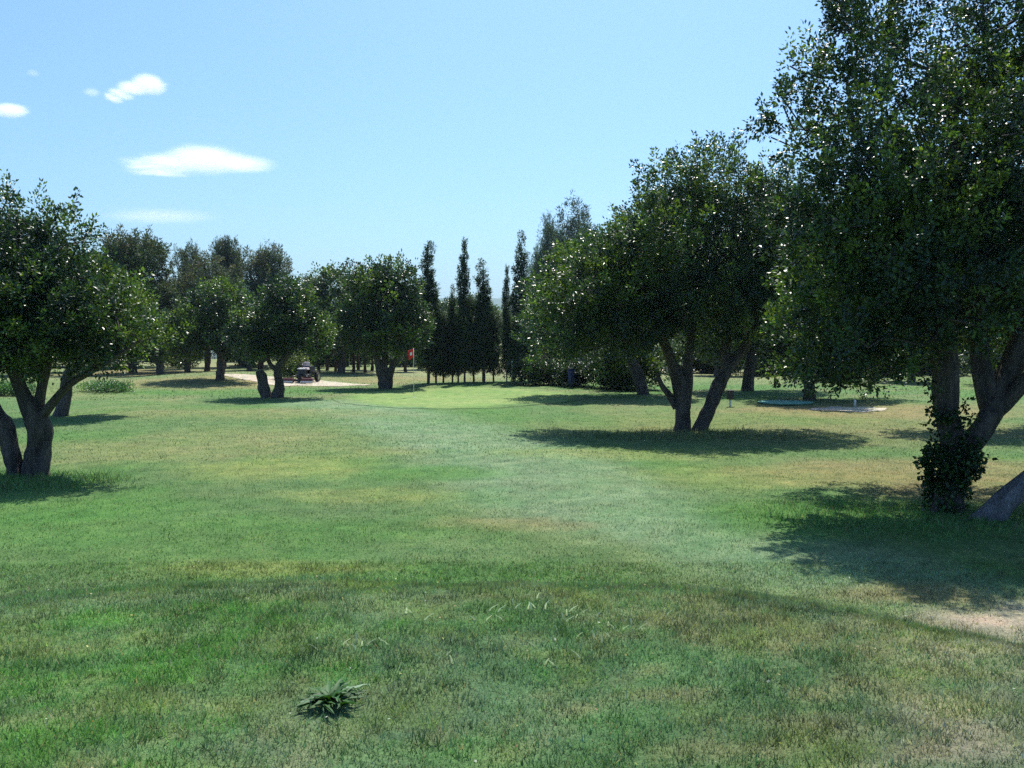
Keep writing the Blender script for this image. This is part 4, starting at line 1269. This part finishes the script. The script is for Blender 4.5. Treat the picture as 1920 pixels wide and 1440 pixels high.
g1 = grass("mound_grass", 2.6, 6.2, 7500, .035, .0060, 401, "rough short grass on the tee mound in the foreground")
g2 = grass("mound_grass", 6.2, 11, 2400, .042, .010, 402, "rough grass at the far edge of the tee mound")
g3 = grass("fairway_grass", 11, 20, 800, .032, .011, 403, "mown fairway grass in front of the trees", 1.15, None, .5)
g4 = grass("fairway_grass", 20, 38, 170, .04, .020, 404, "mown fairway grass under the middle trees", 1.1, None, .75)
grass("fairway_grass", 38, 70, 30, .06, .04, 408, "sparse grass on the far side of the fairway", 1.1, None, .8)
# taller weeds in the shade round trunks
def rough_mask(cx, cy, R):
    return lambda x, y, r: np.hypot((x - cx) / R[0], (y - cy) / R[1]) < r.random(len(x)) ** .5
q = G(1720, 965); grass("rough_grass", 10.5, 16.5, 1000, .10, .012, 405, "taller rough grass in the shade round the ivy-wrapped trunk", 1.4, rough_mask(q.x, q.y - .2, (3.0, 1.9)))
q = G(50, 905); grass("rough_grass", 15, 20, 700, .15, .016, 406, "taller bright grass round the foot of the left carob", 1.2, rough_mask(q.x, q.y, (2.2, 1.4)))
q = G(1300, 815); grass("rough_grass", 22, 30, 260, .16, .024, 407, "taller grass round the foot of the two-trunked carob", 1.1, rough_mask(q.x, q.y - .5, (4.0, 1.6)))

# ------------------------------------------------------------------ clouds
def cloud(name, px, py, d, rx, ry, rz, dens, tilt, label, lobes, seed):
    c = P(px, py, d)
    me = bpy.data.meshes.new(name)
    import bmesh
    bm = bmesh.new(); bmesh.ops.create_cube(bm, size=2.0); bm.to_mesh(me); bm.free()
    o = link(name, me); o.location = c; o.scale = (rx, ry, rz); o.rotation_euler = (0, tilt, 0)
    m, nt, out = new_mat(name + "_vapour")
    tc = N(nt, "ShaderNodeTexCoord")
    nz = noise(nt, 2.4, 8, tc.outputs['Object'], 0.62); nz.noise_dimensions = '4D'; nz.inputs['W'].default_value = seed
    sub = N(nt, "ShaderNodeVectorMath", operation='SUBTRACT'); nt.links.new(nz.outputs['Color'], sub.inputs[0]); sub.inputs[1].default_value = (.5, .5, .5)
    sc = N(nt, "ShaderNodeVectorMath", operation='SCALE'); nt.links.new(sub.outputs[0], sc.inputs[0]); sc.inputs['Scale'].default_value = 0.5
    ad = N(nt, "ShaderNodeVectorMath", operation='ADD'); nt.links.new(tc.outputs['Object'], ad.inputs[0]); nt.links.new(sc.outputs[0], ad.inputs[1])
    best = None
    for (lx, lz, sx, sz) in lobes:
        a = N(nt, "ShaderNodeVectorMath", operation='SUBTRACT'); nt.links.new(ad.outputs[0], a.inputs[0]); a.inputs[1].default_value = (lx, 0, lz)
        b = N(nt, "ShaderNodeVectorMath", operation='DIVIDE'); nt.links.new(a.outputs[0], b.inputs[0]); b.inputs[1].default_value = (sx, .8, sz)
        l = N(nt, "ShaderNodeVectorMath", operation='LENGTH'); nt.links.new(b.outputs[0], l.inputs[0])
        if best is None: best = l.outputs['Value']
        else:
            mn = N(nt, "ShaderNodeMath", operation='SMOOTH_MIN'); nt.links.new(best, mn.inputs[0]); nt.links.new(l.outputs['Value'], mn.inputs[1]); mn.inputs[2].default_value = .3; best = mn.outputs[0]
    mr = N(nt, "ShaderNodeMapRange"); mr.interpolation_type = 'SMOOTHSTEP'
    nt.links.new(best, mr.inputs[0]); mr.inputs[1].default_value = 1.12; mr.inputs[2].default_value = 0.1; mr.inputs[3].default_value = 0; mr.inputs[4].default_value = dens
    n2 = noise(nt, 7, 6, tc.outputs['Object'], 0.7); m2 = N(nt, "ShaderNodeMapRange"); nt.links.new(n2.outputs[0], m2.inputs[0])
    m2.inputs[1].default_value = .35; m2.inputs[2].default_value = .65; m2.inputs[3].default_value = .25; m2.inputs[4].default_value = 1.5
    mm = N(nt, "ShaderNodeMath", operation='MULTIPLY'); nt.links.new(mr.outputs[0], mm.inputs[0]); nt.links.new(m2.outputs[0], mm.inputs[1])
    pv = N(nt, "ShaderNodeVolumePrincipled"); pv.inputs['Color'].default_value = (1, 1, 1, 1); pv.inputs['Anisotropy'].default_value = .2
    nt.links.new(mm.outputs[0], pv.inputs['Density']); nt.links.new(pv.outputs[0], out.inputs['Volume'])
    me.materials.append(m)
    tag(o, label, "cloud")
cloud("cloud", 375, 300, 900, 78, 45, 22, .06, 0, "large white lens-shaped cloud above the left trees", [(.05, .02, .52, .62), (.48, -.16, .48, .34), (-.38, -.1, .46, .32), (-.74, -.18, .3, .12), (-.5, -.52, .42, .14)], 1.3)
cloud("cloud", 258, 165, 900, 32, 24, 16, .13, 0, "small comma-shaped white cloud above the lens-shaped one", [(.32, .2, .55, .62), (-.15, .0, .45, .36), (-.5, -.35, .32, .28), (-.75, -.6, .22, .22)], 4.1)
cloud("cloud", 18, 207, 900, 20, 16, 8, .2, 0, "small white cloud at the left edge of the sky", [(0, 0, .95, .9)], 7.7)
cloud("cloud", 172, 173, 900, 10, 9, 5, .06, 0, "faint tiny cloud left of the comma-shaped one", [(0, 0, .9, .9)], 2.7)
cloud("cloud", 62, 137, 900, 8, 7, 4, .04, 0, "faintest speck of cloud near the upper left corner", [(0, 0, .9, .9)], 9.2)
cloud("cloud", 300, 405, 900, 70, 30, 12, .02, 0, "faint thin cloud streak just above the left pines", [(0, 0, .9, .7)], 3.3)

# ------------------------------------------------------------------ haze
HAZE = True
if HAZE:
    import bmesh
    me = bpy.data.meshes.new("haze"); bm = bmesh.new(); bmesh.ops.create_cube(bm, size=1.0); bm.to_mesh(me); bm.free()
    hz = link("haze", me); hz.location = (0, 1850, 94); hz.scale = (7000, 4300, 194)
    m, nt, out = new_mat("haze_air")
    pv = N(nt, "ShaderNodeVolumePrincipled"); pv.inputs['Color'].default_value = (.62, .80, 1, 1); pv.inputs['Density'].default_value = .00014
    pv.inputs['Anisotropy'].default_value = .3
    nt.links.new(pv.outputs[0], out.inputs['Volume']); me.materials.append(m)
    tag(hz, kind='stuff')
    try:
        m.cycles.homogeneous_volume = True
    except Exception:
        pass
scene.cycles.volume_max_steps = 64
print("tris", sum(len(p.polygons) * 2 for p in bpy.data.meshes), "grass", g1, g2, g3, g4)
